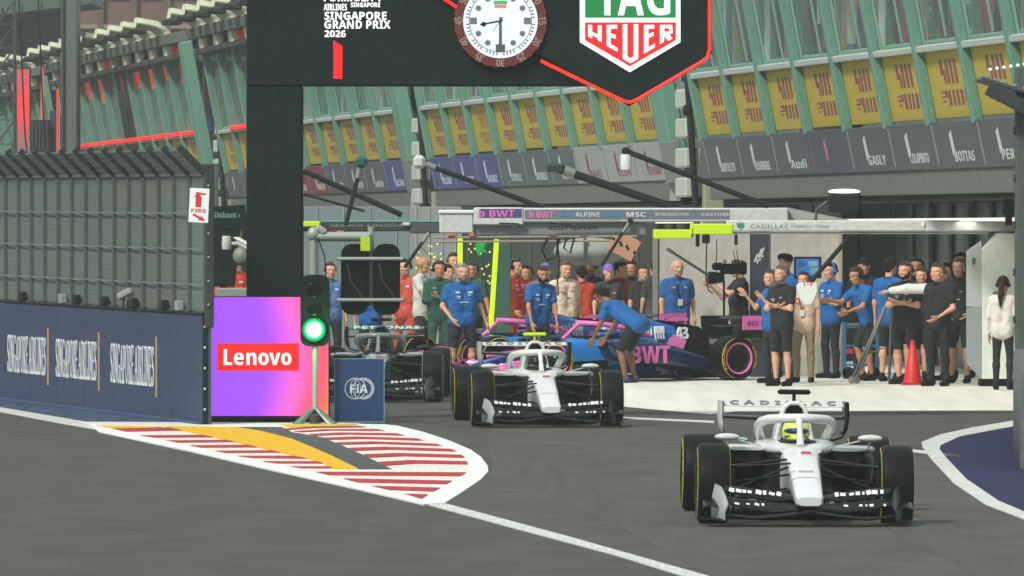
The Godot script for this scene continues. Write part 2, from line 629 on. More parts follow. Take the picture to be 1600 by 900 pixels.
# which: skin, top (sleeve = how far down the arm, 0..2) or legs (reach = how far down the leg, 0..2)
func body_bones(j: Dictionary, grow: float, arm: float, leg: float, trunk: bool, low: bool) -> Array:
	var b := []
	var R: Basis = j.R
	var hip: Vector3 = j.hip
	if trunk:
		for s: float in [-1.0, 1.0]:
			b.append([hip + R * V(s * 0.078, 0.02, 0), hip + R * V(s * 0.08, 0.2, 0.012), 0.098 + grow, 0.1 + grow])
			b.append([hip + R * V(s * 0.08, 0.2, 0.012), hip + R * V(s * 0.09, 0.4, 0), 0.1 + grow, 0.1 + grow])
		b.append([j.shr + R * V(0.05, 0, 0), j.shl - R * V(0.05, 0, 0), 0.062 + grow, 0.062 + grow])
		b.append([hip + R * V(0, 0.44, -0.01), j.neck + R * V(0, 0.01, 0), 0.085 + grow, 0.055 + grow * 0.6])
		for s: float in [-1.0, 1.0]: b.append([hip + R * V(s * 0.04, 0.5, -0.015), hip + R * V(s * 0.14, 0.465, -0.012), 0.05 + grow, 0.055 + grow])
	for s: String in ["r", "l"]:
		if arm > 0.0:
			var t := minf(arm, 1.0)
			b.append([j["sh" + s], (j["sh" + s] as Vector3).lerp(j["el" + s], t), 0.058 + grow, lerpf(0.056, 0.04, t) + grow * 1.3])
			if arm > 1.0:
				t = arm - 1.0
				b.append([j["el" + s], (j["el" + s] as Vector3).lerp(j["wr" + s], t), 0.041 + grow, lerpf(0.041, 0.026, t) + grow])
		if leg > 0.0:
			var t := minf(leg, 1.0)
			b.append([j["hp" + s], (j["hp" + s] as Vector3).lerp(j["kn" + s], t), 0.092 + grow, lerpf(0.085, 0.052, t) + grow * (1.8 if leg < 1.0 else 1.2)])
			if leg > 1.0:
				t = leg - 1.0
				var kn: Vector3 = j["kn" + s]
				var an: Vector3 = j["an" + s]
				var calf := kn.lerp(an, 0.3) + V(0, 0, -0.012)
				b.append([kn, calf, 0.052 + grow, 0.056 + grow])
				if t > 0.3: b.append([calf, kn.lerp(an, t), 0.056 + grow, lerpf(0.05, 0.036, t) + grow * 1.4])
	if low:
		b.append([hip + V(-0.06, 0.0, 0), hip + V(0.06, 0.0, 0), 0.105 + grow, 0.105 + grow])
		if trunk: b.append([hip + R * V(-0.07, -0.05, 0), hip + R * V(0.07, -0.05, 0), 0.108 + grow, 0.108 + grow])
	return b


func cached(key: String, make: Callable) -> Mesh:
	if not meshes.has(key):
		var s := S()
		make.call(s)
		meshes[key] = s.mesh()
	return meshes[key]


func make_skin(s: Shape, j: Dictionary) -> void:
	flesh(s, body_bones(j, -0.004, 2.0, 2.0, true, true), 0.021, 0.03)
	s.append(head_shape, Transform3D(j.head_basis, j.head))
	for k: String in ["r", "l"]:
		var d: Vector3 = (j["wr" + k] - j["el" + k]).normalized()
		var side := 1.0 if k == "l" else -1.0
		var x := (Vector3.BACK - d * d.z).normalized()
		if x.length() < 0.5: x = Vector3.UP
		var bs := Basis(x, -d, x.cross(-d))
		if side < 0: bs = bs * Basis.from_scale(V(1, 1, -1))
		s.append(hand_shape, Transform3D(bs, (j["wr" + k] as Vector3) + d * 0.012))


func make_shoes(s: Shape, j: Dictionary) -> void:
	for k: String in ["r", "l"]:
		var a: Vector3 = j["an" + k]
		var out := 0.035 if k == "l" else -0.035
		flesh(s, [[a + V(0, -0.02, -0.03), a + V(0, 0.015, -0.01), 0.046, 0.044], [V(a.x, 0.045, a.z - 0.035), V(a.x + out, 0.04, a.z + 0.15), 0.044, 0.036], [V(a.x, 0.03, a.z + 0.03), V(a.x + out * 0.9, 0.032, a.z + 0.13), 0.044, 0.042]], 0.016, 0.025)


func make_hair(s: Shape, j: Dictionary, style: String) -> void:
	var h := S()
	match style:
		"short":
			var b := [[V(0, 0.06, -0.036), V(0, 0.076, 0.008), 0.0905, 0.074], [V(0, 0.02, -0.06), V(0, -0.035, -0.056), 0.064, 0.044], [V(-0.082, 0.07, -0.02), V(-0.086, 0.0, 0.002), 0.022, 0.013], [V(0.082, 0.07, -0.02), V(0.086, 0.0, 0.002), 0.022, 0.013], [V(-0.07, 0.02, -0.06), V(0.07, 0.02, -0.06), 0.035, 0.035]]
			var rr := RandomNumberGenerator.new()
			rr.seed = hash(j.neck)
			for k in 16:
				var a := rr.randf_range(-1.5, 1.5)
				var e := rr.randf_range(0.55, 1.35)
				var p := V(sin(a) * cos(e) * 0.088, 0.055 + sin(e) * 0.092, cos(a) * cos(e) * 0.1 - 0.012)
				b.append([p, p + V(rr.randf_range(-.02, .02), 0.004, rr.randf_range(0, .02)), 0.02, 0.013])
			flesh(h, b, 0.0105, 0.012)
		"curly": flesh(h, [[V(-0.04, 0.085, -0.03), V(0.04, 0.09, 0.03), 0.075, 0.066], [V(0.05, 0.08, -0.02), V(-0.04, 0.1, 0.03), 0.066, 0.06], [V(0, 0.03, -0.06), V(0, -0.02, -0.06), 0.07, 0.05]], 0.014, 0.015)
		"cap": flesh(h, [[V(0, 0.062, -0.03), V(0, 0.072, 0.01), 0.094, 0.085], [V(-0.04, 0.058, 0.1), V(0.04, 0.058, 0.1), 0.016, 0.016], [V(-0.035, 0.05, 0.14), V(0.035, 0.05, 0.14), 0.012, 0.012]], 0.012, 0.02)
		"tail": flesh(h, [[V(0, 0.058, -0.03), V(0, 0.072, 0.015), 0.096, 0.076], [V(0, 0.05, -0.09), V(0, -0.02, -0.14), 0.045, 0.045], [V(0, -0.02, -0.14), V(0.01, -0.16, -0.15), 0.045, 0.05], [V(0.01, -0.16, -0.15), V(0.02, -0.33, -0.13), 0.05, 0.018]], 0.014, 0.02)
		"beard": flesh(h, [[V(-0.045, -0.06, 0.052), V(0.045, -0.06, 0.052), 0.035, 0.035], [V(0, -0.085, 0.07), V(0, -0.07, 0.068), 0.028, 0.028], [V(-0.074, 0.0, 0.02), V(-0.05, -0.055, 0.045), 0.016, 0.03], [V(0.074, 0.0, 0.02), V(0.05, -0.055, 0.045), 0.016, 0.03]], 0.011, 0.015)
		"phones":
			for sd: float in [-1.0, 1.0]: flesh(h, [[V(sd * 0.092, 0.01, -0.005), V(sd * 0.1, 0.01, -0.005), 0.04, 0.034]], 0.012, 0.01)
			var pts := PackedVector3Array()
			for i in 9: pts.append(V(cos(PI * i / 8) * 0.102, 0.03 + sin(PI * i / 8) * 0.122, -0.01))
			h.tube(pts, 0.014, 6)
	s.append(h, Transform3D(j.head_basis, j.head))


const HAIR := [Color(0.13, 0.10, 0.085), Color(0.22, 0.165, 0.125), Color(0.28, 0.21, 0.155), Color(0.10, 0.088, 0.08), Color(0.18, 0.14, 0.115)]
const SKIN := [Color(0.80, 0.60, 0.49), Color(0.72, 0.51, 0.40), Color(0.50, 0.34, 0.25), Color(0.85, 0.67, 0.56)]

# wear: {top, legs (colours), sleeve, reach, shoes, hair, style, skin, extra: list of head styles with colours}
func person(label: String, at: Vector3, turn: float, pose: String, wear: Dictionary, tall := 1.0, group := "") -> Node3D:
	var o := thing("person", label, "person", at, deg_to_rad(turn), group)
	o.scale = Vector3(wear.get("wide", 1.0), 1.0, wear.get("wide", 1.0)) * tall
	var j := skeleton(pose)
	part("body", cached("skin " + pose, make_skin.bind(j)), paint(SKIN[wear.get("skin", 0)], 0.55), o)
	var sleeve: float = wear.get("sleeve", 0.62)
	var reach: float = wear.get("reach", 0.92)
	part("shirt", cached("top %s %s" % [pose, sleeve], func(s): flesh(s, body_bones(j, 0.013, sleeve, 0.0, true, true), 0.023, 0.03)), cloth(wear.top), o)
	part("shorts" if reach < 1.2 else "trousers", cached("legs %s %s" % [pose, reach], func(s): flesh(s, body_bones(j, 0.008, 0.0, reach, false, true), 0.023, 0.028)), cloth(wear.legs), o)
	part("shoes", cached("shoes " + pose, make_shoes.bind(j)), paint(wear.get("shoes", Color(0.09, 0.09, 0.1)), 0.6), o)
	var style: String = wear.get("style", "short")
	if style != "none":
		part("cap" if style == "cap" else "hair", cached("hair %s %s" % [pose, style], make_hair.bind(j, style)), paint(wear.get("hair", HAIR[absi(hash(label)) % HAIR.size()]), 0.85), o)
	if wear.has("beard"): part("beard", cached("hair %s beard" % pose, make_hair.bind(j, "beard")), paint(wear.beard, 0.8), o)
	if wear.has("phones"): part("headphones", cached("hair %s phones" % pose, make_hair.bind(j, "phones")), paint(wear.phones, 0.4), o)
	var hb: Basis = j.head_basis
	for sd: float in [-1.0, 1.0]:
		part("eye", cached("eye %s %s" % [pose, sd], func(s): s.append(S().ball(V(sd * 0.033, 0.026, 0.086), V(0.012, 0.0065, 0.006), 8), Transform3D(hb, j.head)); s.append(S().ball(V(sd * 0.034, 0.048, 0.092), V(0.018, 0.004, 0.007), 8), Transform3D(hb, j.head))), paint(Color(0.08, 0.06, 0.05), 0.4), o)
	part("mouth", cached("mouth " + pose, func(s): s.append(S().ball(V(0, -0.046, 0.096), V(0.022, 0.0045, 0.006), 8), Transform3D(hb, j.head))), paint(Color(0.45, 0.24, 0.21), 0.5), o)
	if wear.get("collar", true):
		part("collar", cached("collar " + pose, func(s):
			var pts := PackedVector3Array()
			for i in 15: pts.append((j.neck as Vector3) + (j.R as Basis) * V(cos(TAU * i / 14) * 0.068, 0.012 + 0.014 * -sin(TAU * i / 14), sin(TAU * i / 14) * 0.066 + 0.004))
			s.tube(pts, 0.017, 6)), paint((wear.top as Color).darkened(0.35), 0.85), o)
	if wear.has("pass"):
		var Rp: Basis = j.R
		var low: Vector3 = j.hip + Rp * V(0, 0.22, 0.135)
		for sd: float in [-1.0, 1.0]:
			part("lanyard", cached("lanyard %s %s" % [pose, sd], func(s): s.bar((j.neck as Vector3) + Rp * V(sd * .055, 0.0, 0.05), j.hip + Rp * V(sd * .05, .38, .128), .012, .006); s.bar(j.hip + Rp * V(sd * .05, .38, .128), low, .012, .006)), paint(wear.pass, 0.7), o)
		part("pass_card", S().box(Vector3.ZERO, V(.075, .1, .008), .002), paint(Color(0.78, 0.79, 0.78), 0.5), o).transform = Transform3D(Rp, low + Rp * V(0, -.05, .004))
	if wear.has("print"):
		var Rq: Basis = j.R
		for q: Array in [[-.08, .34, .07], [-.07, .315, .05], [.07, .36, .05], [0.0, .25, .12]]:
			part("chest_print", S().box(Vector3.ZERO, V(q[2], .014, .012), .002), paint(wear.print, 0.6), o).transform = Transform3D(Rq, j.hip + Rq * V(q[0], q[1], .117))
	if wear.has("badge"):
		var R: Basis = j.R
		for sd: float in [-1.0, 1.0]:
			var c: Vector3 = j.hip + R * V(sd * 0.085, 0.4, 0.112)
			part("chest_badge", S().box(Vector3.ZERO, V(0.06, 0.03, 0.012), 0.003), paint(wear.badge, 0.6), o).transform = Transform3D(R, c)
	return o


func cloth(c: Color) -> StandardMaterial3D:
	var key := "cloth %s" % c
	if not mats.has(key):
		var m := StandardMaterial3D.new()
		m.albedo_color = c
		m.roughness = 0.9
		m.normal_enabled = true
		m.normal_scale = 0.7
		m.normal_texture = folds()
		m.uv1_triplanar = true
		m.uv1_scale = Vector3(2.2, 1.3, 2.2)
		mats[key] = m
	return mats[key]


var fold_map: NoiseTexture2D


func folds() -> NoiseTexture2D:
	if fold_map == null:
		fold_map = noise_tex(77, 0.012, Color.BLACK, Color.WHITE, 256, 3)
		fold_map.as_normal_map = true
		fold_map.bump_strength = 14.0
	return fold_map


# ------------------------------------------------------------------ racing cars
# One open-wheel car: nose towards +z, wheels on the ground, middle of the wheelbase over the origin.
# look: colours of body, right pod, left pod, cover, tail, halo, wings, stripe; details of its lettering are added by the caller.
func tyre_shape(w: float) -> Shape:
	var h := w / 2
	return S().lathe(P2([0.235, -h * 0.9, 0.262, -h * 1.0, 0.3, -h * 1.03, 0.33, -h * 0.97, 0.346, -h * 0.86, 0.3525, -h * 0.68, 0.3535, 0, 0.3525, h * 0.68, 0.346, h * 0.86, 0.33, h * 0.97, 0.3, h * 1.03, 0.262, h * 1.0, 0.235, h * 0.9]), 44)


func wheel(parent: Node, at: Vector3, w: float, side: float, look: Dictionary, steer := 0.0) -> void:
	var o := group_node("wheel", parent)
	var out := Basis(Vector3.UP, steer) * Basis(Vector3.BACK, -PI / 2 * side)   # the lathe's +y points outwards
	o.transform = Transform3D(out, at)
	var h := w / 2
	part("tyre", cached("tyre %s" % w, func(s): s.append(tyre_shape(w))), rubber(), o)
	part("rim", cached("rim %s" % w, func(s):
		s.lathe(P2([0.02, h * 0.62, 0.05, h * 0.66, 0.06, h * 0.52, 0.19, h * 0.58, 0.222, h * 0.84, 0.24, h * 0.93, 0.243, h * 0.8]), 36)
		s.lathe(P2([0.238, -h * 0.9, 0.2, -h * 0.6, 0.05, -h * 0.5, 0.02, -h * 0.5]), 36)
		for k in 10:
			var a := TAU * k / 10
			s.box(V(cos(a) * 0.125, h * 0.56, sin(a) * 0.125), V(0.13, 0.02, 0.016), 0.004, Basis(Vector3.UP, -a))), paint(look.get("rim", Color(0.1, 0.1, 0.11)), 0.35, 0.6), o)
	if look.has("rim_ring"):
		part("rim_ring", cached("ring %s" % w, func(s): s.lathe(P2([0.222, h * 0.86, 0.224, h * 0.95, 0.246, h * 0.99, 0.249, h * 0.93]), 40)), paint(look.rim_ring, 0.5), o)
	# the coloured band printed on the sidewall, broken into two arcs, with the lettering's blocks between
	var band := S()
	for half in 2:
		var k0 := 20
		for k in k0:
			var a := PI * half + 0.28 + (PI - 0.56) * k / k0
			var b := PI * half + 0.28 + (PI - 0.56) * (k + 1) / k0
			var lettered := k >= 5 and k < 15
			for q: Array in ([[0.318, 0.327], [0.286, 0.292]] if lettered else [[0.322, 0.3275]]):
				var y0: float = h * (1.015 if q[0] > 0.3 else 1.035)
				var y1: float = h * (0.985 if q[0] > 0.3 else 1.03)
				band.quad(V(cos(a) * q[0], y0 + 0.002, sin(a) * q[0]), V(cos(b) * q[0], y0 + 0.002, sin(b) * q[0]), V(cos(b) * q[1], y1 + 0.003, sin(b) * q[1]), V(cos(a) * q[1], y1 + 0.003, sin(a) * q[1]), Vector3.UP)
			if lettered and k % 2 == 1 or (lettered and k in [8, 12]):
				var m := (a + b) * 0.5
				for e: float in [-0.022, 0.022]:
					band.quad(V(cos(m + e - .012) * 0.294, h * 1.03 + .003, sin(m + e - .012) * 0.294), V(cos(m + e + .012) * 0.294, h * 1.03 + .003, sin(m + e + .012) * 0.294), V(cos(m + e + .012) * 0.316, h * 1.015 + .003, sin(m + e + .012) * 0.316), V(cos(m + e - .012) * 0.316, h * 1.015 + .003, sin(m + e - .012) * 0.316), Vector3.UP)
	part("tyre_marking", band, paint(look.get("tyre_mark", Color(0.80, 0.73, 0.22)), 0.6), o).set_meta("kind", "stuff")
	part("tyre_marking", cached("inner band %s" % w, func(s): s.lathe(P2([0.316, -h * 1.02 - 0.002, 0.3275, -h * 0.985 - 0.003]), 40)), paint(look.get("tyre_mark", Color(0.80, 0.73, 0.22)), 0.6), o)
	part("wheel_nut", cached("nut", func(s): s.lathe(P2([0.001, 0.0, 0.022, 0.0, 0.024, 0.03, 0.0, 0.032]), 12)), paint(look.get("nut", Color(0.2, 0.2, 0.22)), 0.3, 0.8), o).position.y = h * 0.6


func rubber() -> StandardMaterial3D:
	if not mats.has("rubber"):
		var m := rough_surface("rubber", Color(0.045, 0.053, 0.058), Color(0.08, 0.088, 0.094), V(3, 3, 3), 0.5, 31, 0.03)
		m.uv1_world_triplanar = false
	return mats.rubber


func carbon() -> StandardMaterial3D:
	return paint(Color(0.045, 0.052, 0.057), 0.24)


func mirror_x(p: PackedVector3Array) -> PackedVector3Array:
	var r := PackedVector3Array()
	for q in p: r.append(V(-q.x, q.y, q.z))
	return r


func racing_car(label: String, at: Vector3, turn: float, look: Dictionary, group := "racing cars leaving the pit lane") -> Node3D:
	var o := thing("racing_car", label, "racing car", at, deg_to_rad(turn), group)
	var body := paint(look.body, 0.28, 0.0, 0.5)
	var pods := [paint(look.get("pod_right", look.body), 0.28, 0.0, 0.5), paint(look.get("pod_left", look.body), 0.28, 0.0, 0.5)]
	var cover := paint(look.get("cover", look.body), 0.28, 0.0, 0.5)
	var tail := paint(look.get("tail", Color(0.08, 0.09, 0.095)), 0.35)
	var wing_m := paint(look.get("wing", Color(0.05, 0.058, 0.062)), 0.3)
	var black := carbon()
	# chassis and nose
	part("nose", cached("car nose", func(s):
		var r := []
		for q: Array in [[2.66, .1, .19, .265], [2.6, .122, .175, .285], [2.3, .13, .21, .365], [1.9, .141, .26, .475], [1.4, .155, .26, .58], [1.1, .172, .2, .64], [0.98, .182, .18, .657]]: r.append(superring(q[0], 0, q[1], q[2], q[3], 4.2, 24))
		s.loft(r)), paint(look.get("nose", look.body), 0.28, 0.0, 0.5), o)
	part("chassis", cached("car chassis", func(s):
		var r := []
		for q: Array in [[0.98, .176, .17, .653], [.8, .22, .12, .675], [.5, .3, .08, .69], [.1, .345, .07, .7], [-.35, .345, .07, .7], [-.6, .3, .07, .68]]: r.append(superring(q[0], 0, q[1], q[2], q[3], 3.2, 24))
		s.loft(r)), paint(look.get("chassis", look.body), 0.3, 0.0, 0.4), o)
	if look.has("chassis"):
		part("cockpit_surround", cached("car surround", func(s):
			var r := []
			for q: Array in [[1.0, .184, .6, .66], [.8, .226, .58, .682], [.5, .306, .575, .698], [.1, .351, .59, .707], [-.35, .351, .6, .707], [-.6, .306, .6, .688]]: r.append(superring(q[0], 0, q[1], q[2], q[3], 3.4, 24))
			s.loft(r)), body, o)
	part("cockpit", cached("car cockpit", func(s):
		var r := []
		for q: Array in [[.74, .1], [.6, .2], [.3, .245], [-.1, .25], [-.3, .22]]: r.append(superring(q[0], 0, q[1], .55, .712, 3.0, 16))
		s.loft(r)), paint(Color(0.05, 0.05, 0.055), 0.6), o)
	for zs: float in [1.62, 2.1]:
		part("panel_seam", cached("seam %s" % zs, func(s): s.loft([superring(zs, 0, .1505 if zs < 2 else .1375, .258 if zs < 2 else .233, .5315 if zs < 2 else .4215, 4.2, 24), superring(zs - .012, 0, .152 if zs < 2 else .1385, .258 if zs < 2 else .233, .5345 if zs < 2 else .4245, 4.2, 24)], false)), paint(Color(0.35, 0.36, 0.37), 0.5), o)
	part("nose_badge", S().box(V(0.035, 0.618, 1.235), V(0.09, 0.012, 0.05), 0.004, Basis(Vector3.RIGHT, 0.24)), paint(look.get("badge", Color(0.72, 0.1, 0.15)), 0.4), o)
	# sidepods: the pod swells behind a dark inlet and tucks in towards the gearbox
	for i in 2:
		var sd := -1.0 if i == 0 else 1.0
		part("sidepod", cached("car pod %d" % i, func(s):
			var r := []
			for q: Array in [[.5, .3, .6, .5, .635], [.42, .27, .665, .36, .648], [.2, .25, .7, .3, .65], [-.3, .25, .705, .22, .63], [-.8, .2, .63, .17, .55], [-1.2, .14, .45, .15, .44], [-1.65, .08, .24, .14, .34]]:
				r.append(superring(q[0], sd * (q[1] + q[2]) / 2, (q[2] - q[1]) / 2, q[3], q[4], 3.4, 20))
			s.loft(r)), pods[i], o)
		if look.has("pod_top"):
			part("sidepod_top", cached("car pod top %d" % i, func(s):
				var r := []
				for q: Array in [[.53, .3, .61, .615, .646], [.42, .27, .675, .595, .662], [.2, .25, .71, .59, .664], [-.3, .25, .715, .57, .642], [-.8, .2, .64, .48, .562]]:
					r.append(superring(q[0], sd * (q[1] + q[2]) / 2, (q[2] - q[1]) / 2, q[3], q[4], 3.4, 20))
				s.loft(r)), paint(look.pod_top[i], 0.28, 0.0, 0.5), o)
		part("inlet", cached("car inlet %d" % i, func(s):
			var r := []
			for q: Array in [[.515, .315, .585, .512, .618], [.44, .3, .6, .45, .6]]: r.append(superring(q[0], sd * (q[1] + q[2]) / 2, (q[2] - q[1]) / 2, q[3], q[4], 3.4, 16))
			s.loft(r)), paint(Color(0.025, 0.027, 0.03), 0.7), o)
		# floor fences and board in front of the pod
		for k in 4:
			part("floor_fence", cached("car fence %d %d" % [i, k], func(s): s.box(V(sd * (0.36 + 0.11 * k), 0.2 - 0.015 * k, 0.78 - 0.05 * k), V(0.008, 0.24 - 0.03 * k, 0.5 - 0.05 * k), 0.003, Basis(Vector3.UP, sd * 0.1))), black, o)
		part("bargeboard", cached("car barge %d" % i, func(s): s.box(V(sd * 0.68, 0.19, 0.72), V(0.012, 0.3, 0.34), 0.004, Basis(Vector3.UP, sd * 0.16))), black, o)
		part("mirror", cached("car mirror %d" % i, func(s):
			s.append(S().ball(V(sd * 0.64, 0.735, 0.62), V(0.115, 0.034, 0.05), 12))
			s.bar(V(sd * 0.34, 0.66, 0.6), V(sd * 0.6, 0.725, 0.61), 0.02, 0.012)
			s.bar(V(sd * 0.62, 0.63, 0.45), V(sd * 0.66, 0.72, 0.6), 0.016, 0.012)), paint(look.mirror, 0.3) if look.has("mirror") else pods[i], o)
	part("floor", cached("car floor", func(s):
		s.xf = Transform3D(Basis(Vector3.RIGHT, PI / 2), Vector3.ZERO)
		s.prism(P2([-.3, .95, .3, .95, .45, .8, .72, .55, .76, .1, .74, -1.0, .52, -1.32, .5, -2.0, -.5, -2.0, -.52, -1.32, -.74, -1.0, -.76, .1, -.72, .55, -.45, .8]), -0.075, -0.045)
		s.xf = Transform3D()
		for sd: float in [-1.0, 1.0]:
			s.box(V(sd * 0.75, 0.085, -0.4), V(0.012, 0.05, 1.1), 0.004)
			s.box(V(sd * 0.4, 0.17, -1.95), V(0.012, 0.24, 0.55), 0.004)
		s.box(V(0, 0.2, -2.0), V(0.8, 0.012, 0.5), 0.003, Basis(Vector3.RIGHT, 0.35))), black, o)
	# engine cover with its intake, and the black tail behind
	part("engine_cover", cached("car cover", func(s):
		var r := []
		for q: Array in [[-.22, .115, .7, 1.015], [-.26, .14, .62, 1.035], [-.5, .165, .5, .995], [-.85, .17, .42, .905], [-1.05, .15, .4, .86]]: r.append(superring(q[0], 0, q[1], q[2], q[3], 2.3, 22))
		s.loft(r)), cover, o)
	part("air_intake", cached("car intake", func(s):
		s.prism(P2([-.075, .78, .075, .78, .095, .88, .075, .97, .04, 1.005, -.04, 1.005, -.075, .97, -.095, .88]), -0.2, -0.212)), paint(Color(0.02, 0.02, 0.024), 0.7), o)
	part("roll_hoop", cached("car hoop", func(s):
		s.tube(P3([-.16, .7, -.21, -.12, .87, -.2, -.09, .985, -.2, -.04, 1.025, -.2, .04, 1.025, -.2, .09, .985, -.2, .12, .87, -.2, .16, .7, -.21]), 0.022, 8)), paint(look.get("hoop", look.body), 0.3, 0.0, 0.4), o)
	part("tail", cached("car tail", func(s):
		var r := []
		for q: Array in [[-1.04, .145, .3, .85], [-1.4, .11, .22, .74], [-1.8, .08, .18, .56], [-2.15, .05, .2, .42]]: r.append(superring(q[0], 0, q[1], q[2], q[3], 2.4, 18))
		s.loft(r)
		s.xf = Transform3D(Basis(Vector3.UP, -PI / 2), V(-0.006, 0, 0))
		s.prism(P2([-.5, .9, -.55, .965, -1.0, .93, -1.55, .84, -1.75, .7, -1.75, .5, -1.1, .6]), 0.0, -0.012)), tail, o)
	# halo
	part("halo", cached("car halo", func(s):
		s.tube(P3([-.29, .7, -.45, -.32, .77, -.28, -.332, .825, -.02, -.315, .868, .22, -.26, .893, .44, -.15, .905, .6, 0, .91, .655, .15, .905, .6, .26, .893, .44, .315, .868, .22, .332, .825, -.02, .32, .77, -.28, .29, .7, -.45]), 0.042, 10)
		s.tube(P3([0, .905, .66, 0, .8, .8, 0, .66, .97]), PackedFloat32Array([0.034, 0.026, 0.036]), 10)), paint(look.get("halo", look.body), 0.3, 0.0, 0.4), o)
	part("camera_pod", cached("car tcam", func(s):
		s.bar(V(0, 0.98, -.3), V(0, 1.11, -.3), 0.03, 0.06, 0.006)
		s.box(V(0, 1.125, -.29), V(0.3, 0.045, 0.1), 0.018)), paint(look.get("tcam", Color(0.06, 0.06, 0.065)), 0.4), o)
	# driver
	var d := group_node("driver", o)
	part("helmet", cached("helmet", func(s): s.append(S().ball(V(0, 0.775, 0.14), V(0.128, 0.135, 0.15), 18)); s.ball(V(0, 0.715, 0.2), V(0.095, 0.07, 0.115), 14)), paint(look.get("helmet", Color(0.2, 0.35, 0.7)), 0.2, 0.0, 0.6), d)
	part("visor", cached("visor", func(s): s.ball(V(0, 0.785, 0.175), V(0.118, 0.052, 0.13), 16)), paint(look.get("visor", Color(0.05, 0.07, 0.1)), 0.08, 0.3), d)
	if look.has("helmet_mark"):
		part("helmet_band", cached("helmet band", func(s): s.append(S().ball(V(0, 0.735, 0.185), V(0.112, 0.025, 0.118), 14)); s.ball(V(0, 0.87, 0.15), V(0.085, 0.035, 0.11), 14)), paint(look.helmet_mark, 0.3), d)
	part("shoulders", cached("driver shoulders", func(s): flesh(s, [[V(-.15, .62, .02), V(.15, .62, .02), .085, .085], [V(0, .66, .06), V(0, .7, .1), .08, .06]], 0.025, 0.04)), cloth(look.get("suit", Color(0.14, 0.15, 0.18))), d)
	# front wing
	part("front_wing", cached("car front wing", func(s):
		var a := []
		for q: Array in [[-.76, .1, 2.62, .24, .02, .05], [-.5, .075, 2.68, .3, .028, .03], [-.2, .105, 2.74, .32, .03, .0], [0, .14, 2.76, .3, .03, .0], [.2, .105, 2.74, .32, .03, .0], [.5, .075, 2.68, .3, .028, .03], [.76, .1, 2.62, .24, .02, .05]]: a.append(q)
		s.wing(a)), black, o)
	for i in 2:
		var sd := -1.0 if i == 0 else 1.0
		part("flap", cached("car flap low %d" % i, func(s): s.wing([[sd * .1, .15, 2.55, .16, .02, .3], [sd * .3, .125, 2.5, .2, .022, .42], [sd * .55, .15, 2.46, .2, .022, .42], [sd * .74, .2, 2.42, .17, .018, .35]])), paint(look.get("flap", Color(0.06, 0.068, 0.073)), 0.35), o)
		part("flap", cached("car flap high %d" % i, func(s): s.wing([[sd * .13, .235, 2.38, .13, .018, .3], [sd * .3, .215, 2.34, .16, .02, .55], [sd * .55, .245, 2.31, .16, .02, .58], [sd * .73, .3, 2.29, .13, .016, .4]])), paint(look.get("flap_high", look.get("flap", Color(0.06, 0.068, 0.073))), 0.35), o)
		# lettering on the flaps: pale blocks too small to read
		var mk := S()
		var rr := RandomNumberGenerator.new()
		rr.seed = 5 + i
		var mx := 0.19
		while mx < 0.68:
			var bw := rr.randf_range(0.018, 0.05)
			var tall := rr.randf_range(0.03, 0.06)
			var y := 0.285 + 0.03 * (mx - 0.3) / 0.4
			var lean := Basis(Vector3.BACK, sd * 0.14 + rr.randf_range(-0.2, 0.2))
			if rr.randf() < 0.85: mk.box(V(sd * mx, y - (0.06 - tall) * 0.2, 2.28), V(bw, tall, 0.006), 0.0, lean * Basis(Vector3.RIGHT, -0.9))
			if mx > 0.28 and rr.randf() < 0.75: mk.box(V(sd * (mx + 0.02), 0.187 + 0.03 * (mx - 0.3), 2.415), V(bw * 0.8, tall * 0.7, 0.006), 0.0, lean * Basis(Vector3.RIGHT, -1.1))
			mx += bw + rr.randf_range(0.008, 0.03)
		part("sponsor_marks", mk, paint(look.get("flap_mark", Color(0.9, 0.9, 0.92)), 0.5), o).set_meta("kind", "stuff")
		part("endplate", cached("car endplate %d" % i, func(s):
			var r := []
			for q: Array in [[2.74, .745, .06, .2], [2.55, .765, .05, .28], [2.35, .79, .05, .34], [2.15, .83, .06, .36]]:
				r.append(PackedVector3Array([V(sd * (q[1] - .006), q[2], q[0]), V(sd * (q[1] + .006), q[2], q[0]), V(sd * (q[1] + .012), (q[2] + q[3]) / 2, q[0]), V(sd * (q[1] - .02), q[3], q[0]), V(sd * (q[1] - .035), q[3], q[0]), V(sd * (q[1] - .004), (q[2] + q[3]) / 2, q[0])]))
			s.loft(r)), paint(look.get("plate_right" if i == 0 else "plate_left", Color(0.1, 0.11, 0.115)), 0.35), o)
		part("footplate", cached("car foot %d" % i, func(s):
			s.wing([[sd * .74, .06, 2.7, .5, .014, 0.02], [sd * .86, .06, 2.62, .42, .016, 0.04], [sd * .945, .065, 2.5, .28, .012, 0.06]])
			s.wing([[sd * .77, .15, 2.5, .3, .014, .2], [sd * .86, .175, 2.46, .26, .016, .3], [sd * .92, .15, 2.42, .2, .012, .3]])), black, o)
		# suspension arms
		for q: Array in [[.14, .54, 1.95, .7, .5, 1.74], [.15, .56, 1.42, .7, .5, 1.68], [.13, .3, 1.95, .7, .2, 1.74], [.15, .3, 1.4, .7, .21, 1.66], [.14, .5, 1.6, .68, .27, 1.7], [.14, .44, 1.85, .7, .36, 1.8],
				[.1, .42, -1.3, .6, .5, -1.68], [.08, .36, -1.95, .6, .48, -1.74], [.1, .2, -1.35, .6, .2, -1.66], [.08, .2, -2.0, .6, .22, -1.76]]:
			part("suspension_arm", cached("arm %s %s" % [q, sd], func(s): s.tube(P3([sd * q[0], q[1], q[2], sd * q[3], q[4], q[5]]), 0.024, 6, 0.45)), paint(Color(0.07, 0.08, 0.085), 0.28), o)
